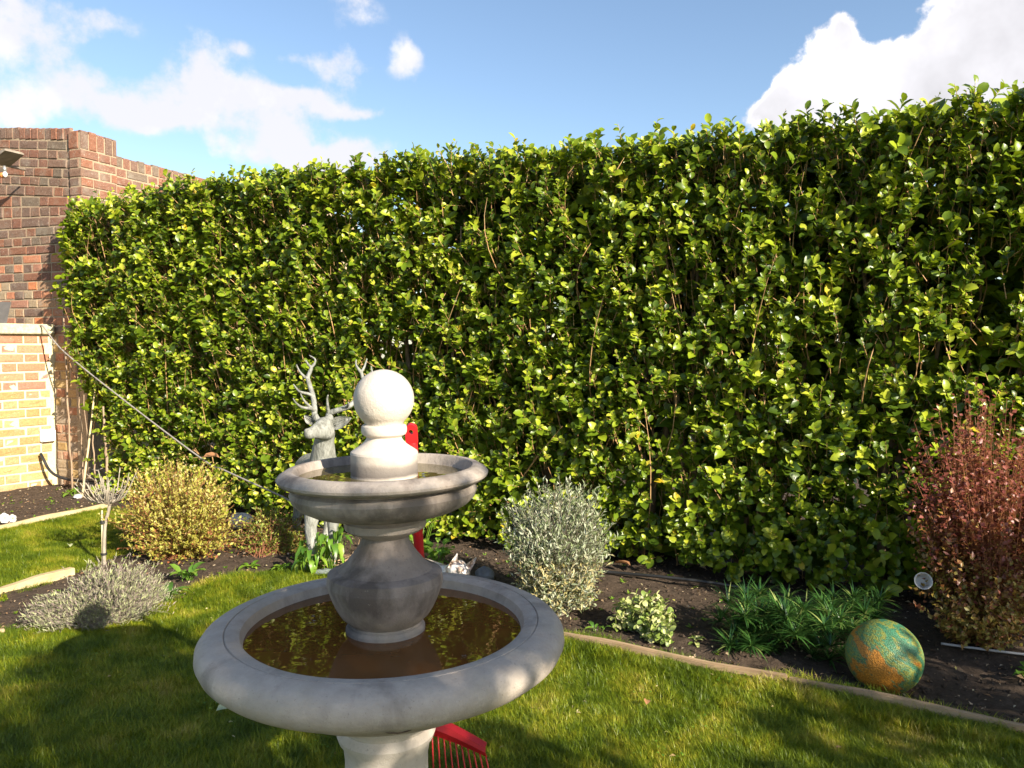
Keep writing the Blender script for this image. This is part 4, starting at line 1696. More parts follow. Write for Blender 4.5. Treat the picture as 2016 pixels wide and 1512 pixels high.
# strappy dark clump
m_strap = leaf_mat('strap_leaf', [(0, (.015, .05, .012)), (.5, (.04, .11, .022)), (.85, (.09, .19, .035)), (1, (.28, .32, .10))], rough=.32, transl=.22, tcol=(.10, .22, .03))


def strap_clump():
    root = tag(empty('strappy_plant', (1.0, 3.0, 0)), 'dark green strappy-leaved clump spreading beside the mosaic ball', 'plant')
    b = B()
    cs = [(.92, 3.10), (1.05, 3.14), (.98, 3.0), (1.12, 3.0), (1.2, 3.1), (1.10, 2.90), (1.24, 2.98), (.90, 2.98), (1.34, 3.12), (1.2, 2.88), (1.42, 3.1)]
    for c in cs:
        for _ in range(9):
            cc = np.array([c[0] + rng.normal(0, .045), c[1] + rng.normal(0, .04), .01 + rng.random() * .17])
            n = 44
            a = rng.random(n) * 6.283
            el = rng.uniform(.15, 1.35, n)
            D = np.stack([np.cos(a) * np.cos(el), np.sin(a) * np.cos(el), np.sin(el)], -1)
            Nn = np.stack([-np.cos(a) * np.sin(el), -np.sin(a) * np.sin(el), np.cos(el)], -1)
            add_leaves(b, np.repeat(cc[None], n, 0), D, Nn, rng.uniform(.045, .10, n), rng.uniform(.0045, .008, n), tmpl_strap(.45, 4), rng.random(n) ** 1.3)
    f = b.build('foliage', m_strap, root)
    f['kind'] = 'stuff'
    rebase(root, (1.0, 3.0, 0))


strap_clump()

# red berberis
m_redl = leaf_mat('red_leaf', [(0, (.15, .14, .025)), (.18, (.34, .27, .05)), (.32, (.27, .16, .04)), (.5, (.19, .070, .032)), (.75, (.18, .042, .034)), (1, (.30, .10, .075))], rough=.42, transl=.25, tcol=(.42, .16, .05), spec=.5)


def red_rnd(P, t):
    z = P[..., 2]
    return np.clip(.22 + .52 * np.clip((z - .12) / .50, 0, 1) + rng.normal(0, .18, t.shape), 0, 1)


tg = np.concatenate([in_ellipsoid(400, (1.92, 3.12, .62), (.24, .22, .46), .04, .5, .5), in_ellipsoid(60, (1.80, 3.08, .70), (.24, .18, .38), .3, .2, .4), in_ellipsoid(210, (1.74, 3.08, .62), (.17, .16, .38), .04, .5, .45),
                     in_ellipsoid(240, (1.84, 2.98, .24), (.27, .22, .22), .04, .5, .25), in_ellipsoid(360, (2.2, 3.1, .5), (.25, .24, .40), .04, .5, .2)])
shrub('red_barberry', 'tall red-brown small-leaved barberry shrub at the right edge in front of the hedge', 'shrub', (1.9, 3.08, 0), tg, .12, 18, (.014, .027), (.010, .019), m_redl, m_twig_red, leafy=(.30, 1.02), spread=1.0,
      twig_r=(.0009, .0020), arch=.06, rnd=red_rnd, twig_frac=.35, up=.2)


# bare standard tree with stake
def bare_tree():
    root = tag(empty('bare_tree', (-2.236, 4.172, 0)), 'small bare standard tree with a stubby branched crown tied to a cane', 'tree')
    b = B()
    pts = [(0, 0, -.03), (.004, 0, .12), (.010, .0, .22), (.028, .005, .30), (.040, 0, .345)]
    b.tube(smooth_profile(pts, 3), np.linspace(.0095, .0085, 13), 8)
    b.sphere((.040, 0, .35), .015, 10, 8)
    b.build('trunk', m_twig_grey, root)
    b = B()
    for k in range(26):
        a = rng.random() * 6.283
        r_ = rng.uniform(.07, .19)
        tip = np.array([.04 + math.cos(a) * r_, math.sin(a) * r_ * .8, .36 + rng.uniform(.03, .17)])
        mid = np.array([.04 + math.cos(a) * r_ * .55, math.sin(a) * r_ * .5, .35 + (tip[2] - .35) * .25])
        b.tube(smooth_profile([(.04, 0, .345), mid, tip], 4), np.linspace(.0048, .0022, 9), 6)
        for _ in range(2):
            t2 = mid + (tip - mid) * rng.random()
            b.tube([t2, t2 + rng.normal(0, .02, 3) + (0, 0, .03)], [.0025, .0014], 5)
    b.build('branches', m_twig_grey, root)
    b = B()
    b.tube([(-.012, .004, -.05), (-.006, .004, .31)], .005, 8)
    b.build('cane', mat_bark('bamboo', (.45, .36, .20), (.62, .52, .32), 30, .5), root)
    blk = mat_simple('black_tie', (.015, .015, .015), (.03, .03, .03), rough=.5)
    for z in (.07, .245):
        b = B()
        b.lathe([(.0145, z - .006), (.0165, z - .006), (.0165, z + .006), (.0145, z + .006), (.0145, z - .006)], 18)
        b.build('tie', blk, root, smooth=False)


bare_tree()


# broad-leaved plants
def leafy_plant(name, label, c, n, L, ratio, mat, stem_h=.0, elev=(.2, 1.1), cat='plant', droop=.25):
    root = tag(empty(name, (c[0], c[1], 0)), label, cat)
    base = B()
    P0, ph = [], rng.random() * 6
    for k in range(n):
        a = ph + k * 2.4
        el = rng.uniform(*elev)
        st = np.array([rng.normal(0, .008), rng.normal(0, .008), .0])
        h = stem_h * (.3 + .7 * rng.random())
        tip = st + np.array([math.cos(a) * .25 * (h + L[0]), math.sin(a) * .25 * (h + L[0]), h + .01])
        D = np.array([[math.cos(a) * math.cos(el), math.sin(a) * math.cos(el), math.sin(el)]])
        Nn = np.array([[-math.cos(a) * math.sin(el), -math.sin(a) * math.sin(el), math.cos(el)]])
        ln = rng.uniform(*L)
        b = B()
        add_leaves(b, tip[None], D, Nn, np.array([ln]), np.array([ln * ratio]), tmpl_broad(droop * rng.uniform(.5, 1.4), .08), np.array([rng.random()]))
        b.tube([st, (st + tip) / 2 + (0, 0, .005), tip, tip + D[0] * ln * .1], .0016, 5, r=.6)
        b.build('leaf', mat, root)
    return root


m_green = leaf_mat('soft_green_leaf', [(0, (.06, .15, .02)), (.5, (.13, .26, .03)), (1, (.26, .38, .05))], rough=.45, transl=.35, tcol=(.25, .42, .03))
m_bright = leaf_mat('bright_leaf', [(0, (.09, .20, .02)), (.5, (.18, .32, .03)), (1, (.32, .42, .05))], rough=.35, transl=.4, tcol=(.32, .48, .02))
m_bright2 = leaf_mat('fresh_leaf', [(0, (.05, .13, .015)), (.5, (.12, .24, .02)), (1, (.24, .34, .04))], rough=.4, transl=.3, tcol=(.25, .40, .02))
leafy_plant('leafy_plant', 'single plant with a large pale green bent leaf beside the lavender', (-1.60, 3.52), 7, (.06, .12), .42, m_green, .02, (.5, 1.2), droop=.6)
leafy_plant('leafy_plant', 'clump of round fresh green leaves below the golden shrub', (-1.64, 3.86), 16, (.045, .08), .55, m_green, .06, (.1, .9))
leafy_plant('leafy_plant', 'low yellow-green leaves on open soil right of the golden shrub', (-1.40, 4.10), 8, (.03, .06), .5, m_bright, .01, (.1, .6))
leafy_plant('leafy_plant', 'small light green leaves on the lawn edge left of the stag', (-1.22, 4.05), 9, (.03, .06), .5, m_bright, .02, (.2, .9))
leafy_plant('broadleaf_plant', 'bright broad-leaved plant drooping around the front hooves of the stag', (-1.06, 4.02), 30, (.045, .085), .45, m_bright2, .16, (-1.0, .35), droop=.7)
leafy_plant('broadleaf_plant', 'bright broad-leaved shoot beside the rear legs of the stag, left of the vase', (-.955, 4.04), 24, (.045, .08), .45, m_bright2, .22, (-1.0, .3), droop=.7)
leafy_plant('leafy_plant', 'dark green leafy plant between the fountain vase and the fox statue', (-.40, 4.02), 26, (.04, .08), .6, m_green, .16, (0, 1))
leafy_plant('leafy_plant', 'yellow-green leafy plant behind the red rake handle', (-.50, 4.14), 22, (.04, .07), .6, m_bright, .26, (0, 1))
leafy_plant('leafy_plant', 'tiny green seedling on the dark soil under the silver shrub', (.36, 3.18), 5, (.03, .05), .4, m_green, .02, (.2, .9))
leafy_plant('leafy_plant', 'green weed at the foot of the tall wall below the bare stems', (-3.50, 6.10), 9, (.05, .09), .6, m_bright, .03, (0, .8))
leafy_plant('leafy_plant', 'pale weed in the bed right of the variegated plant', (.74, 3.06), 8, (.03, .05), .4, m_var, .01, (0, .5))
leafy_plant('leafy_plant', 'small plant on the dark soil right of the mosaic ball', (1.86, 2.72), 9, (.04, .07), .5, m_green, .03, (0, .7))


# pansy
def pansy(c, label, s=1.0):
    root = tag(empty('pansy', (c[0], c[1], 0)), label, 'flower')
    mw = leaf_mat('white_petal', [(0, (.75, .72, .68)), (1, (.85, .84, .80))], rough=.6, transl=.3, tcol=(.8, .8, .75))
    for k in range(5):
        a = k * 1.2566 + .3
        b = B()
        D = np.array([[math.cos(a) * .8, -.3, math.sin(a) * .8]])
        add_leaves(b, np.array([[0, -.01, .055 * s]]), D, np.array([[0, -1.0, .4]]), np.array([.030 * s]), np.array([.032 * s]), tmpl_broad(.1, -.03), np.array([rng.random()]))
        b.build('petal', mw, root)
    b = B()
    b.tube([(0, 0, -.01), (0, 0, .05 * s)], .0015, 5)
    b.sphere((0, -.014, .055 * s), .004, 8, 6)
    b.build('stem', m_green, root)


pansy((-3.36, 5.07), 'white pansy flower by the edging at the far left', 1.25)
pansy((-3.34, 5.12), 'white pansy flower tucked behind the nearer one at the far left', 1.0)


# ------------------------------------------------------------------ rake
def build_rake():
    red = mat_simple('red_plastic', (.42, .012, .016), (.50, .018, .02), 12, .38, .08, .002)
    root = tag(empty('leaf_rake'), 'red plastic leaf rake leaning against the back of the fountain', 'rake')
    top, bot = np.array([-.243, 1.845, 1.022]), np.array([-.226, 2.06, .215])
    ax = unit(bot - top)
    sd = np.array([1.0, 0, 0]) - ax[0] * ax
    sd = unit(sd)
    nn = np.cross(ax, sd)
    # handle grip: rounded flat bar with a hanging hole
    bm = bmesh.new()
    n = 28
    ww, th = .0145, .008
    outer, hole = [], []
    L = np.linalg.norm(bot - top)
    hc = .024

    def contour(k):
        a = 2 * math.pi * k / n
        x = math.cos(a) * ww
        y = math.sin(a) * ww
        return (x, ww - y) if y > 0 else (x, ww if y > -1e-6 else ww)
    loop = []
    for k in range(n):
        a = 2 * math.pi * k / n
        x, y = math.cos(a), math.sin(a)
        if y >= 0:
            loop.append((x * ww, ww - y * ww))
        else:
            loop.append((x * ww * (1.0), .055 - y * 0 if False else .055))
    loop = [(math.cos(2 * math.pi * k / n) * ww, (ww - math.sin(2 * math.pi * k / n) * ww) if math.sin(2 * math.pi * k / n) >= -1e-9 else .050) for k in range(n)]
    hol = [(math.cos(2 * math.pi * k / n) * .0052, .019 - math.sin(2 * math.pi * k / n) * .0062) for k in range(n)]
    V = []
    for s_ in (-th, th):
        for lp in (loop, hol):
            for x, y in lp:
                V.append(top + sd * x + ax * y + nn * s_)
    vs = [bm.verts.new(p) for p in V]
    for k in range(n):
        k2 = (k + 1) % n
        bm.faces.new((vs[k], vs[k2], vs[n + k2], vs[n + k]))
        bm.faces.new((vs[2 * n + k], vs[3 * n + k], vs[3 * n + k2], vs[2 * n + k2]))
        bm.faces.new((vs[k], vs[2 * n + k], vs[2 * n + k2], vs[k2]))
        bm.faces.new((vs[n + k], vs[n + k2], vs[3 * n + k2], vs[3 * n + k]))
    bmesh.ops.recalc_face_normals(bm, faces=bm.faces)
    me = bpy.data.meshes.new('grip')
    bm.to_mesh(me)
    bm.free()
    me.materials.append(red)
    for p in me.polygons:
        p.use_smooth = True
    me.set_sharp_from_angle(angle=R(40))
    o = bpy.data.objects.new('grip', me)
    COL.objects.link(o)
    o.parent = root
    b = B()
    # shaft, slightly flattened tube
    pts = [top + ax * .046, top + ax * .05, top + ax * (L * .5), bot]
    b.tube(pts, [.0125, .0135, .0125, .0125], 16)
    b.build('handle', red, root, angle=50)
    # head: a fan-shaped bar and tines
    b = B()
    hw = .16
    fx = np.array([.97, -.24, 0.0])
    down = unit(np.array([.05, -.25, -1.0]))
    fn = np.cross(fx, down)
    cen = bot + np.array([0, -.0, .01])
    grid = []
    nx_ = 17
    for i in range(nx_):
        a = (i / (nx_ - 1) - .5) * 2
        x = a * hw
        zt = -.020 - .055 * abs(a) ** 1.25
        bow = .030 * (1 - a * a)
        for q, (dz, off) in enumerate(((0, .0), (.012, .018), (.030, .020), (.052, .006))):
            grid.append(cen + fx * x + down * (-zt * 1.0 + dz * (1 - .35 * abs(a))) + fn * (-(off + bow * 0)) + fn * .0)
    G = np.array(grid)
    q = [(i * 4 + j, i * 4 + j + 1, (i + 1) * 4 + j + 1, (i + 1) * 4 + j) for i in range(nx_ - 1) for j in range(3)]
    b.quads(G, q)
    b.quads(G + fn * .005, [x[::-1] for x in q])
    rim = [i * 4 for i in range(nx_)] + [(nx_ - 1) * 4 + j for j in range(1, 4)] + [i * 4 + 3 for i in range(nx_ - 2, -1, -1)] + [2, 1, 0]
    b.quads(np.concatenate([G, G + fn * .005]), [(rim[i], rim[i + 1], rim[i + 1] + len(G), rim[i] + len(G)) for i in range(len(rim) - 1)])
    b.tube([bot - ax * .03, bot + ax * .012, cen + down * .03], [.016, .020, .014], 14)
    b.build('rake_head', red, root, smooth=True, angle=35)
    nt = 20
    for i in range(nt):
        a = (i / (nt - 1) - .5) * 2
        p0 = cen + fx * a * hw * .98 + down * (.020 + .055 * abs(a) ** 1.25 + .046 * (1 - .35 * abs(a))) + fn * -.006
        dd = unit(down + fx * a * .22)
        ln = max(.03, (p0[2] - .02) / -dd[2])
        p1 = p0 + dd * ln * .82
        p2 = p1 + unit(dd + np.array([0, -.9, 0])) * ln * .18
        b = B()
        b.tube(smooth_profile([p0, (p0 + p1) / 2, p1, p2], 2), .0024, 6)
        b.build('tine', red, root)
    rebase(root, tuple(Vector((bot[0], bot[1], 0))))


build_rake()


# ------------------------------------------------------------------ cables, canes, box
def cable(name, label, pts, r, mat, cat='cable', sub=6, parent=None):
    b = B()
    P = smooth_profile(pts, sub)
    b.tube(P, r, 8)
    o = b.build(name, mat, parent)
    if parent is None:
        tag(o, label, cat)
    return o


m_gcable = mat_simple('grey_sheath', (.20, .18, .165), (.30, .27, .25), 25, .6)
m_black = mat_simple('black_plastic', (.012, .012, .012), (.03, .03, .03), 20, .3)
m_cane = mat_bark('cane', (.50, .38, .20), (.66, .54, .32), 25, .6)
m_stem = mat_bark('bare_stem', (.20, .13, .08), (.36, .26, .17), 50, .8)
P3 = lambda u, v, Y: tuple(pt(u, v, Y))
cable('garden_cable', 'long grey cable running from the wall coping down through the hedge to the stag',
      [P3(34, 641, 6.62), P3(60, 640, 6.52), P3(82, 641, 6.45), P3(92, 652, 6.38), P3(130, 696, 6.2), P3(260, 800, 5.75), P3(400, 905, 5.30), P3(440, 925, 5.15), P3(510, 957, 4.95), P3(560, 980, 4.80), P3(590, 1000, 4.75), P3(660, 1060, 4.7)], .0058, m_gcable, sub=5)
cable('black_cable', 'black cable looping from the white junction box to the foot of the wall', [P3(80, 893, 6.44), P3(86, 905, 6.42), P3(97, 925, 6.40), P3(115, 938, 6.38), P3(150, 946, 6.36), P3(195, 948, 6.32), P3(230, 960, 6.2), P3(260, 990, 6.1)], .012, m_black)
cable('black_pipe', 'thin black irrigation pipe lying at the foot of the hedge', [(.36, 3.97, .045), (.453, 3.945, .04), (.75, 3.835, .045), (.95, 3.75, .045), (1.088, 3.69, .04), (1.25, 3.62, .03)], .0085, m_black, cat='pipe')
cable('white_pipe', 'pale pipe on the soil under the right edge of the barberry', [(1.70, 3.0, .03), (1.80, 2.94, .035), (1.9, 2.90, .035), (2.1, 2.84, .03), (2.5, 2.7, .02)], .0048, mat_simple('pale_plastic', (.34, .33, .32), (.42, .41, .40), rough=.5), cat='pipe')


def cane(label, a, bb, r, mat, name='garden_cane', cat='cane', wob=.004, nodes=True):
    a, bb = np.array(a), np.array(bb)
    b = B()
    n = 12
    pts, rr = [], []
    for i in range(n + 1):
        q = i / n
        pts.append(a * (1 - q) + bb * q + rng.normal(0, wob, 3) * (0 < i < n))
        rr.append(r * (1 - .35 * q) * (1.15 if nodes and i % 3 == 0 else 1))
    b.tube(pts, rr, 7)
    tag(b.build(name, mat), label, cat)


cane('pale bamboo cane leaning among bare stems beside the wall', P3(161, 985, 6.06), P3(191, 738, 6.12), .0085, m_cane, wob=.001)
cane('thin upright stem nearest the white junction box', P3(143, 972, 6.28), P3(124, 608, 6.32), .008, m_stem, 'climber_stem', 'stem')
cane('thin upright stem rising just right of the nearest one by the box', P3(166, 970, 6.20), P3(150, 672, 6.28), .006, m_stem, 'climber_stem', 'stem')
cane('short dark stem standing right of the bamboo cane', P3(190, 975, 6.02), P3(182, 850, 6.05), .007, m_stem, 'climber_stem', 'stem')
cane('thicker bare stem at the hedge corner', P3(212, 935, 5.98), P3(203, 800, 6.02), .011, m_stem, 'climber_stem', 'stem')
cane('slanting bare stem against the shaded wall', P3(178, 900, 6.1), P3(158, 745, 6.2), .004, m_stem, 'climber_stem', 'stem', wob=.008)


def junction_box():
    m = mat_simple('white_plastic', (.72, .70, .66), (.80, .78, .74), 8, .4, .05)
    M = W_LOW @ Matrix.Translation((LLOW - .10, -.034, .395))
    root = tag(empty('junction_box'), 'white weatherproof junction box at the end of the low wall', 'socket box')
    for nm, lo, hi, bv in (('back_box', (0, 0, 0), (.115, .034, .105), .006), ('cover', (.004, -.020, .004), (.111, -.0005, .101), .008)):
        bm = bmesh.new()
        bmesh.ops.create_cube(bm, size=1)
        for v in bm.verts:
            v.co = Vector([(lo[i] + hi[i]) / 2 + v.co[i] * (hi[i] - lo[i]) for i in range(3)])
        bmesh.ops.bevel(bm, geom=bm.edges[:], offset=bv, segments=3, affect='EDGES')
        bmesh.ops.transform(bm, matrix=M, verts=bm.verts)
        me = bpy.data.meshes.new(nm)
        bm.to_mesh(me)
        bm.free()
        me.materials.append(m)
        o = bpy.data.objects.new(nm, me)
        COL.objects.link(o)
        o.parent = root
    rebase(root, tuple(M.translation))


junction_box()


def planter():
    m = mat_simple('slate_planter', (.055, .052, .055), (.085, .08, .08), 18, .6)
    root = tag(empty('planter'), 'dark grey flared planter standing on the coping at the left edge', 'planter')
    M = W_LOW @ Matrix.Translation((LLOW - .475, .02, 1.389))
    b = B()
    w0, w1, h = .17, .20, .175
    pr = [(-w0, -.08), (w0, -.08), (w0, .08), (-w0, .08)]
    pr2 = [(-w1, -.10), (w1, -.10), (w1, .10), (-w1, .10)]
    pr3 = [(-w1 + .012, -.088), (w1 - .012, -.088), (w1 - .012, .088), (-w1 + .012, .088)]
    V = [(x, y + .1, 0) for x, y in pr] + [(x, y + .1, h) for x, y in pr2] + [(x, y + .1, h) for x, y in pr3] + [(x, y + .1, h - .03) for x, y in pr3]
    q = [(0, 3, 2, 1)] + [(k, (k + 1) % 4, 4 + (k + 1) % 4, 4 + k) for k in range(4)] + [(4 + k, 4 + (k + 1) % 4, 8 + (k + 1) % 4, 8 + k) for k in range(4)] + [(8 + k, 8 + (k + 1) % 4, 12 + (k + 1) % 4, 12 + k) for k in range(4)] + [(12, 13, 14, 15)]
    b.quads([M @ Vector(p) for p in V], q)
    b.build('pot', m, root, smooth=False)
    b = B()
    n = 60
    P = np.array([M @ Vector((rng.uniform(-.17, .17), .1 + rng.uniform(-.07, .07), h - .03)) for _ in range(n)])
    D = unit(np.stack([rng.normal(0, .3, n), rng.normal(0, .3, n), np.full(n, .5)], -1))
    add_leaves(b, P, D, rng.normal(0, 1, (n, 3)), rng.uniform(.012, .026, n), rng.uniform(.008, .014, n), T_SMALL, rng.random(n))
    f = b.build('foliage', m_green, root)
    f['kind'] = 'stuff'
    rebase(root, tuple(M.translation))


planter()


def feeder():
    """small pitched-roof feeder on a bracket, mostly outside the frame"""
    root = tag(empty('bird_feeder'), 'grey wooden bird feeder with pitched roof hanging at the far left edge', 'bird feeder')
    wd = mat_wood('grey_timber', (.17, .14, .11), (.30, .25, .20))
    c = np.array(pt(2, 330, 6.35))
    ax = unit(np.array([.93, -.37, 0]))
    nn = np.array([.37, .93, 0])
    up = np.array([0, 0, 1.0])

    def slab(a, bb, depth, th, name, mat):
        a, bb = np.array(a), np.array(bb)
        d = unit(bb - a)
        n2 = np.cross(d, nn)
        b = B()
        V = []
        for y in (-depth / 2, depth / 2):
            for t_, p in ((0, a), (0, bb), (1, bb), (1, a)):
                V.append(p + nn * y + n2 * th * t_)
        b.quads(V, [(0, 1, 2, 3), (7, 6, 5, 4), (0, 4, 5, 1), (1, 5, 6, 2), (2, 6, 7, 3), (3, 7, 4, 0)])
        b.build(name, mat, root, smooth=False)
    slab(c + ax * -.02 + up * .02, c + ax * .165 + up * .105, .16, .016, 'roof_panel', wd)
    slab(c + ax * -.20 + up * .105, c + ax * -.02 + up * .02, .16, .016, 'roof_panel', wd)
    slab(c + ax * -.015 + up * .085, c + ax * .16 + up * .112, .14, .012, 'roof_panel', wd)
    b = B()
    b.tube([c + ax * .04 + up * .01, c + ax * .045 + up * -.035], [.010, .014], 12)
    b.build('holder', mat_simple('galvanised', (.35, .35, .35), (.5, .5, .5), rough=.4, metal=.6), root)
    b = B()
    b.sphere(c + ax * .045 + up * -.058, (.018, .018, .024), 14, 10)
    b.build('seed_cup', mat_simple('white_cup', (.7, .7, .68), (.8, .8, .78), rough=.4), root)
    b = B()
    b.sphere(c + ax * .01 + up * -.062, (.02, .02, .022), 12, 8)
    b.build('fat_ball', mat_simple('orange_feed', (.45, .16, .03), (.55, .22, .05), rough=.7), root)
    b = B()
    b.tube([c + ax * -.02 + up * .03, c + nn * .22 + ax * -.02 + up * .03], .01, 8)
    b.build('bracket', wd, root)
    rebase(root, tuple(c))


feeder()


# ------------------------------------------------------------------ small things
def cup():
    m = mat_simple('white_pot', (.55, .53, .50), (.66, .64, .62), 10, .45, .1)
    b = B()
    b.lathe([(0, 0), (.030, 0), (.032, .003), (.044, .082), (.047, .084), (.047, .092), (.043, .092), (.040, .080), (.029, .006), (0, .006)], 40)
    o = b.build('plastic_pot', m, angle=35, clean=True)
    o.location = pt(1812, 1146, 3.12)
    o.rotation_euler = (R(68), R(10), R(-20))
    o.scale = (.72, .72, .62)
    tag(o, 'white plastic pot tipped on its side among the barberry stems', 'pot')


cup()


def rock(c, s, label, seed, mat):
    r = np.random.default_rng(seed)
    bm = bmesh.new()
    bmesh.ops.create_icosphere(bm, subdivisions=3, radius=1)
    for v in bm.verts:
        p = v.co
        k = 1 + .30 * (fbm(p.x * 1.5 + seed, p.y * 1.5 + p.z * 2) - .47) * 2 + .10 * (fbm(p.x * 5 + seed, p.z * 5 + p.y * 3) - .47)
        v.co = Vector((p.x * s[0] * k, p.y * s[1] * k, p.z * s[2] * k))
    me = bpy.data.meshes.new('stone')
    bm.to_mesh(me)
    bm.free()
    me.materials.append(mat)
    o = bpy.data.objects.new('stone', me)
    COL.objects.link(o)
    o.location = c
    tag(o, label, 'stone')


m_rock = mat_simple('flint', (.30, .29, .28), (.62, .61, .60), 14, .6, .5, .01)
rock((-1.76, 4.95, .07), (.08, .06, .06), 'pale grey flint stone half hidden behind the golden shrub', 3, m_rock)
rock((-3.42, 6.02, .02), (.035, .03, .02), 'small whitish stone on the soil under the low wall', 5, m_rock)
rock((-.14, 3.90, .03), (.05, .04, .045), 'grey stone in the dark behind the fox statue', 8, mat_simple('dark_flint', (.10, .10, .10), (.22, .22, .22), 14, .7, .5, .01))
rock((-.985, 4.02, .012), (.07, .04, .018), 'flat grey slate on the soil by the front hoof of the stag', 11, mat_simple('slate', (.14, .17, .17), (.24, .27, .27), 20, .5))


def twig_pile():
    b = B()
    n = 90
    c = np.array([-.86, 4.12, .03])
    A = c + rng.normal(0, 1, (n, 3)) * [.10, .07, .012]
    a = rng.random(n) * 6.283
    L = rng.uniform(.05, .16, n)
    E = A + np.stack([np.cos(a) * L, np.sin(a) * L, rng.normal(.01, .025, n)], -1)
    A[:, 2] = np.abs(A[:, 2]); E[:, 2] = np.abs(E[:, 2])
    add_twigs(b, A, (A + E) / 2 + rng.normal(0, .012, (n, 3)), E, rng.uniform(.0015, .0032, n), 3)
    o = b.build('dead_twigs', mat_bark('dry_twig', (.42, .26, .13), (.62, .44, .26), 60, .7))
    tag(o, 'heap of dry tan twigs on the soil behind the vase of the fountain', 'twigs', kind='stuff')


twig_pile()


def scatter():
    beds = []
    N = 60000
    x = rng.uniform(-4.6, 3.0, N)
    y = rng.uniform(2.2, 6.9, N)
    lawn = in_poly(x, y, MAIN_LAWN) | in_poly(x, y, SIDE_LAWN)
    hs = (np.stack([x, y], -1) - H0[:2]) @ HN[:2]
    ok = ~lawn & (hs > -.5)
    x, y = x[ok], y[ok]
    z = -.025 + .05 * fbm(x * 3, y * 3) + .03 * fbm(x * 14, y * 14)
    # soil clods
    n = min(9000, len(x))
    b = B()
    tv = np.array([(1, 0, 0), (-1, 0, 0), (0, 1, 0), (0, -1, 0), (0, 0, 1), (0, 0, -1)], float)
    tt = np.array([(0, 2, 4), (2, 1, 4), (1, 3, 4), (3, 0, 4), (2, 0, 5), (1, 2, 5), (3, 1, 5), (0, 3, 5)])
    s = rng.uniform(.003, .012, n)
    V = tv[None] * s[:, None, None] * rng.uniform(.5, 1.3, (n, 6, 1))
    ang = rng.random(n) * 6.283
    c, s_ = np.cos(ang), np.sin(ang)
    V = np.stack([V[..., 0] * c[:, None] - V[..., 1] * s_[:, None], V[..., 0] * s_[:, None] + V[..., 1] * c[:, None], V[..., 2] * .8], -1)
    V += np.stack([x[:n], y[:n], z[:n] + .002], -1)[:, None]
    T = tt[None] + (np.arange(n) * 6)[:, None, None]
    b.add(V.reshape(-1, 3), T.reshape(-1, 3), np.repeat(rng.random(n), 6))
    tag(b.build('soil_crumbs', m_soil, smooth=False), 'loose crumbs of dark soil over the beds', 'soil', kind='stuff')
    # litter of leaves and bark chips
    ml = leaf_mat('litter', [(0, (.10, .06, .035)), (.35, (.24, .14, .07)), (.6, (.42, .30, .18)), (.85, (.55, .45, .32)), (1, (.30, .28, .06))], rough=.8, transl=.1, tcol=(.4, .25, .1), spec=.2)
    k = slice(n, min(n + 4200, len(x)))
    m_ = len(x[k])
    P = np.stack([x[k], y[k], z[k] + .006 + rng.random(m_) * .006], -1)
    a = rng.random(m_) * 6.283
    D = np.stack([np.cos(a), np.sin(a), rng.normal(0, .25, m_)], -1)
    Nn = np.stack([rng.normal(0, .35, m_), rng.normal(0, .35, m_), np.ones(m_)], -1)
    L = rng.uniform(.006, .022, m_)
    L[rng.random(m_) < .05] *= 2.2
    b = B()
    add_leaves(b, P, D, Nn, L, L * rng.uniform(.35, .7, m_), T_SMALL, rng.random(m_))
    tag(b.build('leaf_litter', ml), 'pale bark chips and dry leaves strewn over the soil', 'litter', kind='stuff')
    # small weeds
    k = slice(n + 4200, n + 4200 + 560)
    b = B()
    for px_, py_, pz_ in zip(x[k], y[k], z[k]):
        if (py_ < 3.3 and px_ > 1.4):
            continue
        q = 6
        a = rng.random(q) * 6.283
        D = np.stack([np.cos(a), np.sin(a), rng.uniform(.2, 1.3, q)], -1)
        add_leaves(b, np.repeat(np.array([[px_, py_, pz_]]), q, 0), D, np.array([[0, 0, 1.0]]) + rng.normal(0, .2, (q, 3)), rng.uniform(.010, .028, q), rng.uniform(.006, .012, q), T_SMALL, rng.random(q))
    tag(b.build('weeds', m_bright), 'scattered small green weeds across the beds', 'weeds', kind='stuff')


scatter()


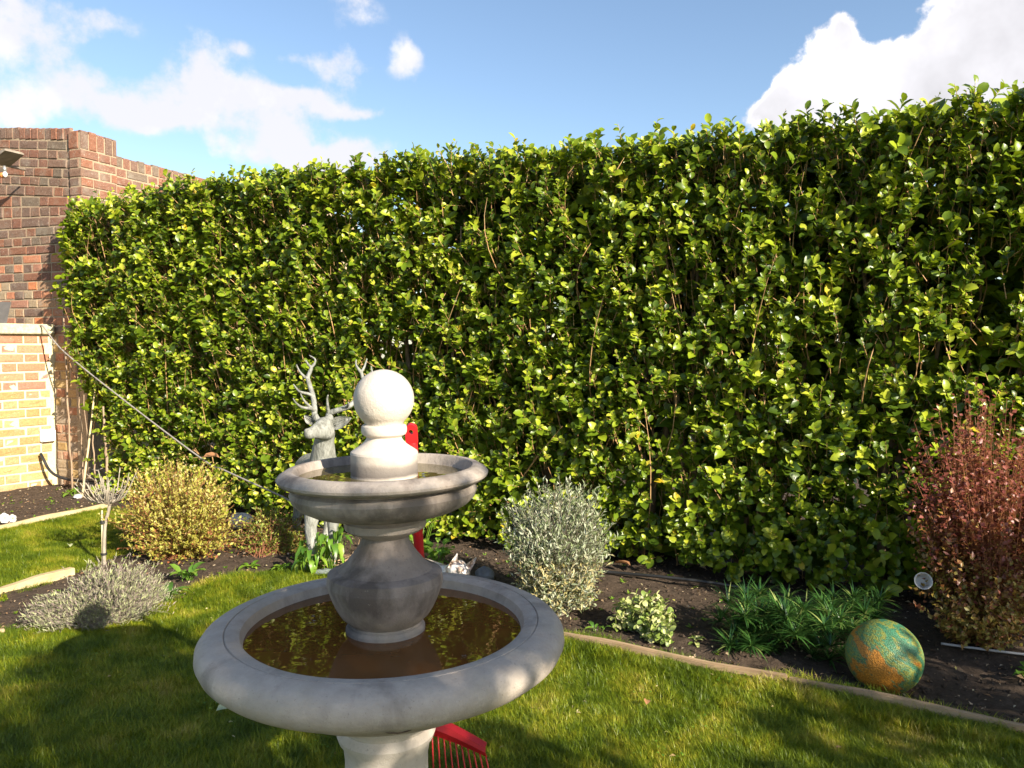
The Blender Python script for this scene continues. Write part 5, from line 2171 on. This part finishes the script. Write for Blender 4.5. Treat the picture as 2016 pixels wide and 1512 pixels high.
def lawn_bits():
    n = 900
    x = rng.uniform(-2.6, 2.6, n)
    y = rng.uniform(1.9, 5.2, n)
    ok = in_poly(x, y, MAIN_LAWN) | in_poly(x, y, SIDE_LAWN)
    x, y = x[ok], y[ok]
    m_ = len(x)
    P = np.stack([x, y, rng.uniform(.012, .026, m_)], -1)
    a = rng.random(m_) * 6.283
    D = np.stack([np.cos(a), np.sin(a), rng.normal(0, .3, m_)], -1)
    L = rng.uniform(.006, .020, m_)
    b = B()
    add_leaves(b, P, D, np.stack([rng.normal(0, .4, m_), rng.normal(0, .4, m_), np.ones(m_)], -1), L, L * rng.uniform(.15, .6, m_), T_SMALL, rng.random(m_))
    ml = leaf_mat('lawn_litter', [(0, (.16, .09, .05)), (.4, (.34, .24, .11)), (.7, (.50, .42, .22)), (1, (.25, .28, .06))], rough=.8, transl=.1, tcol=(.4, .3, .1), spec=.2)
    tag(b.build('lawn_litter', ml), 'specks of dry grass and leaf scattered over the lawn', 'litter', kind='stuff')
    # clover and broad weeds in the turf
    b = B()
    cx = rng.uniform(-2.2, 2.0, 60)
    cy = rng.uniform(2.1, 4.0, 60)
    for px_, py_ in zip(cx, cy):
        if not in_poly(np.array(px_), np.array(py_), MAIN_LAWN):
            continue
        q = 14
        a = rng.random(q) * 6.283
        o_ = np.stack([px_ + rng.normal(0, .035, q), py_ + rng.normal(0, .035, q), rng.uniform(.015, .028, q)], -1)
        add_leaves(b, o_, np.stack([np.cos(a), np.sin(a), rng.normal(.1, .2, q)], -1), np.array([[0, 0, 1.0]]) + rng.normal(0, .2, (q, 3)), rng.uniform(.007, .013, q), rng.uniform(.006, .010, q), T_SMALL, rng.random(q))
    tag(b.build('clover', m_bright2), 'patches of small clover leaves in the turf', 'clover', kind='stuff')


lawn_bits()


def fallen_leaf(c, rz, L, label, mat, w=.6):
    b = B()
    tv, tt = tmpl_broad(.15, .12)
    b.add(tv * np.array([L, L * w, L]), tt, .8)
    o = b.build('fallen_leaf', mat)
    o.location = c
    o.rotation_euler = (R(12), R(-8), rz)
    tag(o, label, 'leaf')


m_dry = leaf_mat('dry_leaf', [(0, (.30, .12, .05)), (1, (.40, .20, .09))], rough=.7, transl=.2, tcol=(.4, .2, .08))
m_pale = leaf_mat('pale_leaf', [(0, (.45, .5, .25)), (1, (.5, .52, .3))], rough=.6, transl=.2, tcol=(.4, .42, .2))
fallen_leaf((-.95, 2.42, .038), .5, .055, 'pale green fallen leaf on the shaded lawn left of the fountain', m_pale)
fallen_leaf((.44, 2.47, .035), 1.3, .035, 'curled brown leaf on the lawn right of the fountain', m_dry)
fallen_leaf((-2.12, 5.25, .44), .2, .11, 'brown dead leaf caught on the grey cable', m_dry, .8)
fallen_leaf((-2.58, 4.45, .035), 2.2, .06, 'yellow-green leaf lying on the left lawn strip', m_pale, .5)
fallen_leaf((.62, 3.98, .06), 2.6, .09, 'reddish brown leaf beside the black pipe under the hedge', m_dry, .6)


# ------------------------------------------------------------------ shade trees behind the camera, to the sun side
def shade_tree(name, label, cx, cy, clumps, leaf, trunk_h, n_leaf):
    root = tag(empty(name, (cx, cy, 0)), label, 'tree')
    b = B()
    br = B()
    br.tube([(0, 0, -.1), (.03, 0, trunk_h * .5), (0, .04, trunk_h)], [.07, .055, .045], 10)
    tot = sum(c[4] for c in clumps)
    for (x, y, z, r, w) in clumps:
        n = int(n_leaf * w / tot)
        nc = max(4, n // 15)
        d = unit(rng.normal(0, 1, (nc, 3)))
        cc = d * (rng.random(nc) ** .42)[:, None] * r * .92 + np.array([x, y, z])
        P = cc[rng.integers(0, nc, n)] + rng.normal(0, .034, (n, 3))
        D = unit(rng.normal(0, 1, (n, 3)) + [0, 0, -.2])
        Nn = rng.normal(0, .7, (n, 3)) + [0, 0, 1]
        L = rng.uniform(leaf[0], leaf[1], n)
        add_leaves(b, P, D, Nn, L, L * .6, T_SMALL, rng.random(n))
        br.tube(smooth_profile([(0, 0, trunk_h * .8), (x * .5, y * .5, (z + trunk_h) * .5), (x, y, z)], 3), np.linspace(.03, .010, 7), 6)
        for _ in range(5):
            e = np.array([x, y, z]) + unit(rng.normal(0, 1, 3)) * r * .9
            br.tube([(x, y, z), (np.array([x, y, z]) + e) / 2 + rng.normal(0, .03, 3), e], [.009, .006, .003], 5)
    f = b.build('crown', m_green, root)
    f['kind'] = 'stuff'
    br.build('trunk', m_trunk, root)
    return root


def pq(p, q):
    return (p * .727 + q * .687, p * .687 - q * .727)


tx, ty = pq(.8, 3.3)


def rel(p, q, z, r, w):
    x, y = pq(p, q)
    return (x - tx, y - ty, z, r, w)


shade_tree('garden_tree', 'small leafy tree standing behind the viewer that dapples the fountain', tx, ty,
           [rel(.30, 3.25, 2.90, .34, 1.0), rel(.72, 3.15, 2.83, .31, 1.2), rel(1.12, 3.3, 2.84, .31, 1.2), rel(1.52, 3.25, 2.86, .31, 1.0), rel(.1, 3.2, 2.55, .36, .9), rel(.5, 3.3, 2.50, .36, .9), rel(.95, 3.2, 2.40, .36, .62),
            rel(1.4, 3.3, 2.40, .36, .62), rel(-.12, 3.2, 2.78, .30, .8), rel(.25, 3.2, 2.1, .42, .7), rel(.85, 3.3, 2.0, .42, .55), rel(1.35, 3.2, 1.95, .38, .5), rel(.4, 3.2, 1.55, .42, .6), rel(1.0, 3.2, 1.5, .42, .6), rel(1.6, 3.3, 1.6, .34, .4)],
           (.06, .10), 1.3, 6000)
tx, ty = pq(3.05, 2.8)
shade_tree('garden_tree', 'low bushy tree behind the viewer shading the right bed', tx, ty,
           [rel(2.95, 2.8, 1.75, .30, .8), rel(3.4, 2.8, 1.95, .36, 1.0), rel(3.9, 2.8, 1.95, .4, 1.0), rel(2.15, 2.8, 1.82, .28, .22), rel(2.6, 2.8, 1.85, .26, .25), rel(1.8, 2.8, 1.62, .26, .25), rel(2.3, 2.8, 1.5, .3, .4), rel(2.5, 2.8, 1.55, .26, .35), rel(3.2, 2.8, 1.3, .4, 1.0), rel(3.8, 2.8, 1.2, .45, 1.0), rel(2.4, 2.8, 1.15, .26, .35), rel(4.4, 2.8, 1.6, .4, .8), rel(2.05, 2.8, 1.2, .22, .2)],
           (.06, .10), .9, 4700)

ntri = sum(len(o.data.polygons) for o in scene.objects if o.type == 'MESH')
print('POLYS', ntri, 'OBJECTS', len(scene.objects))
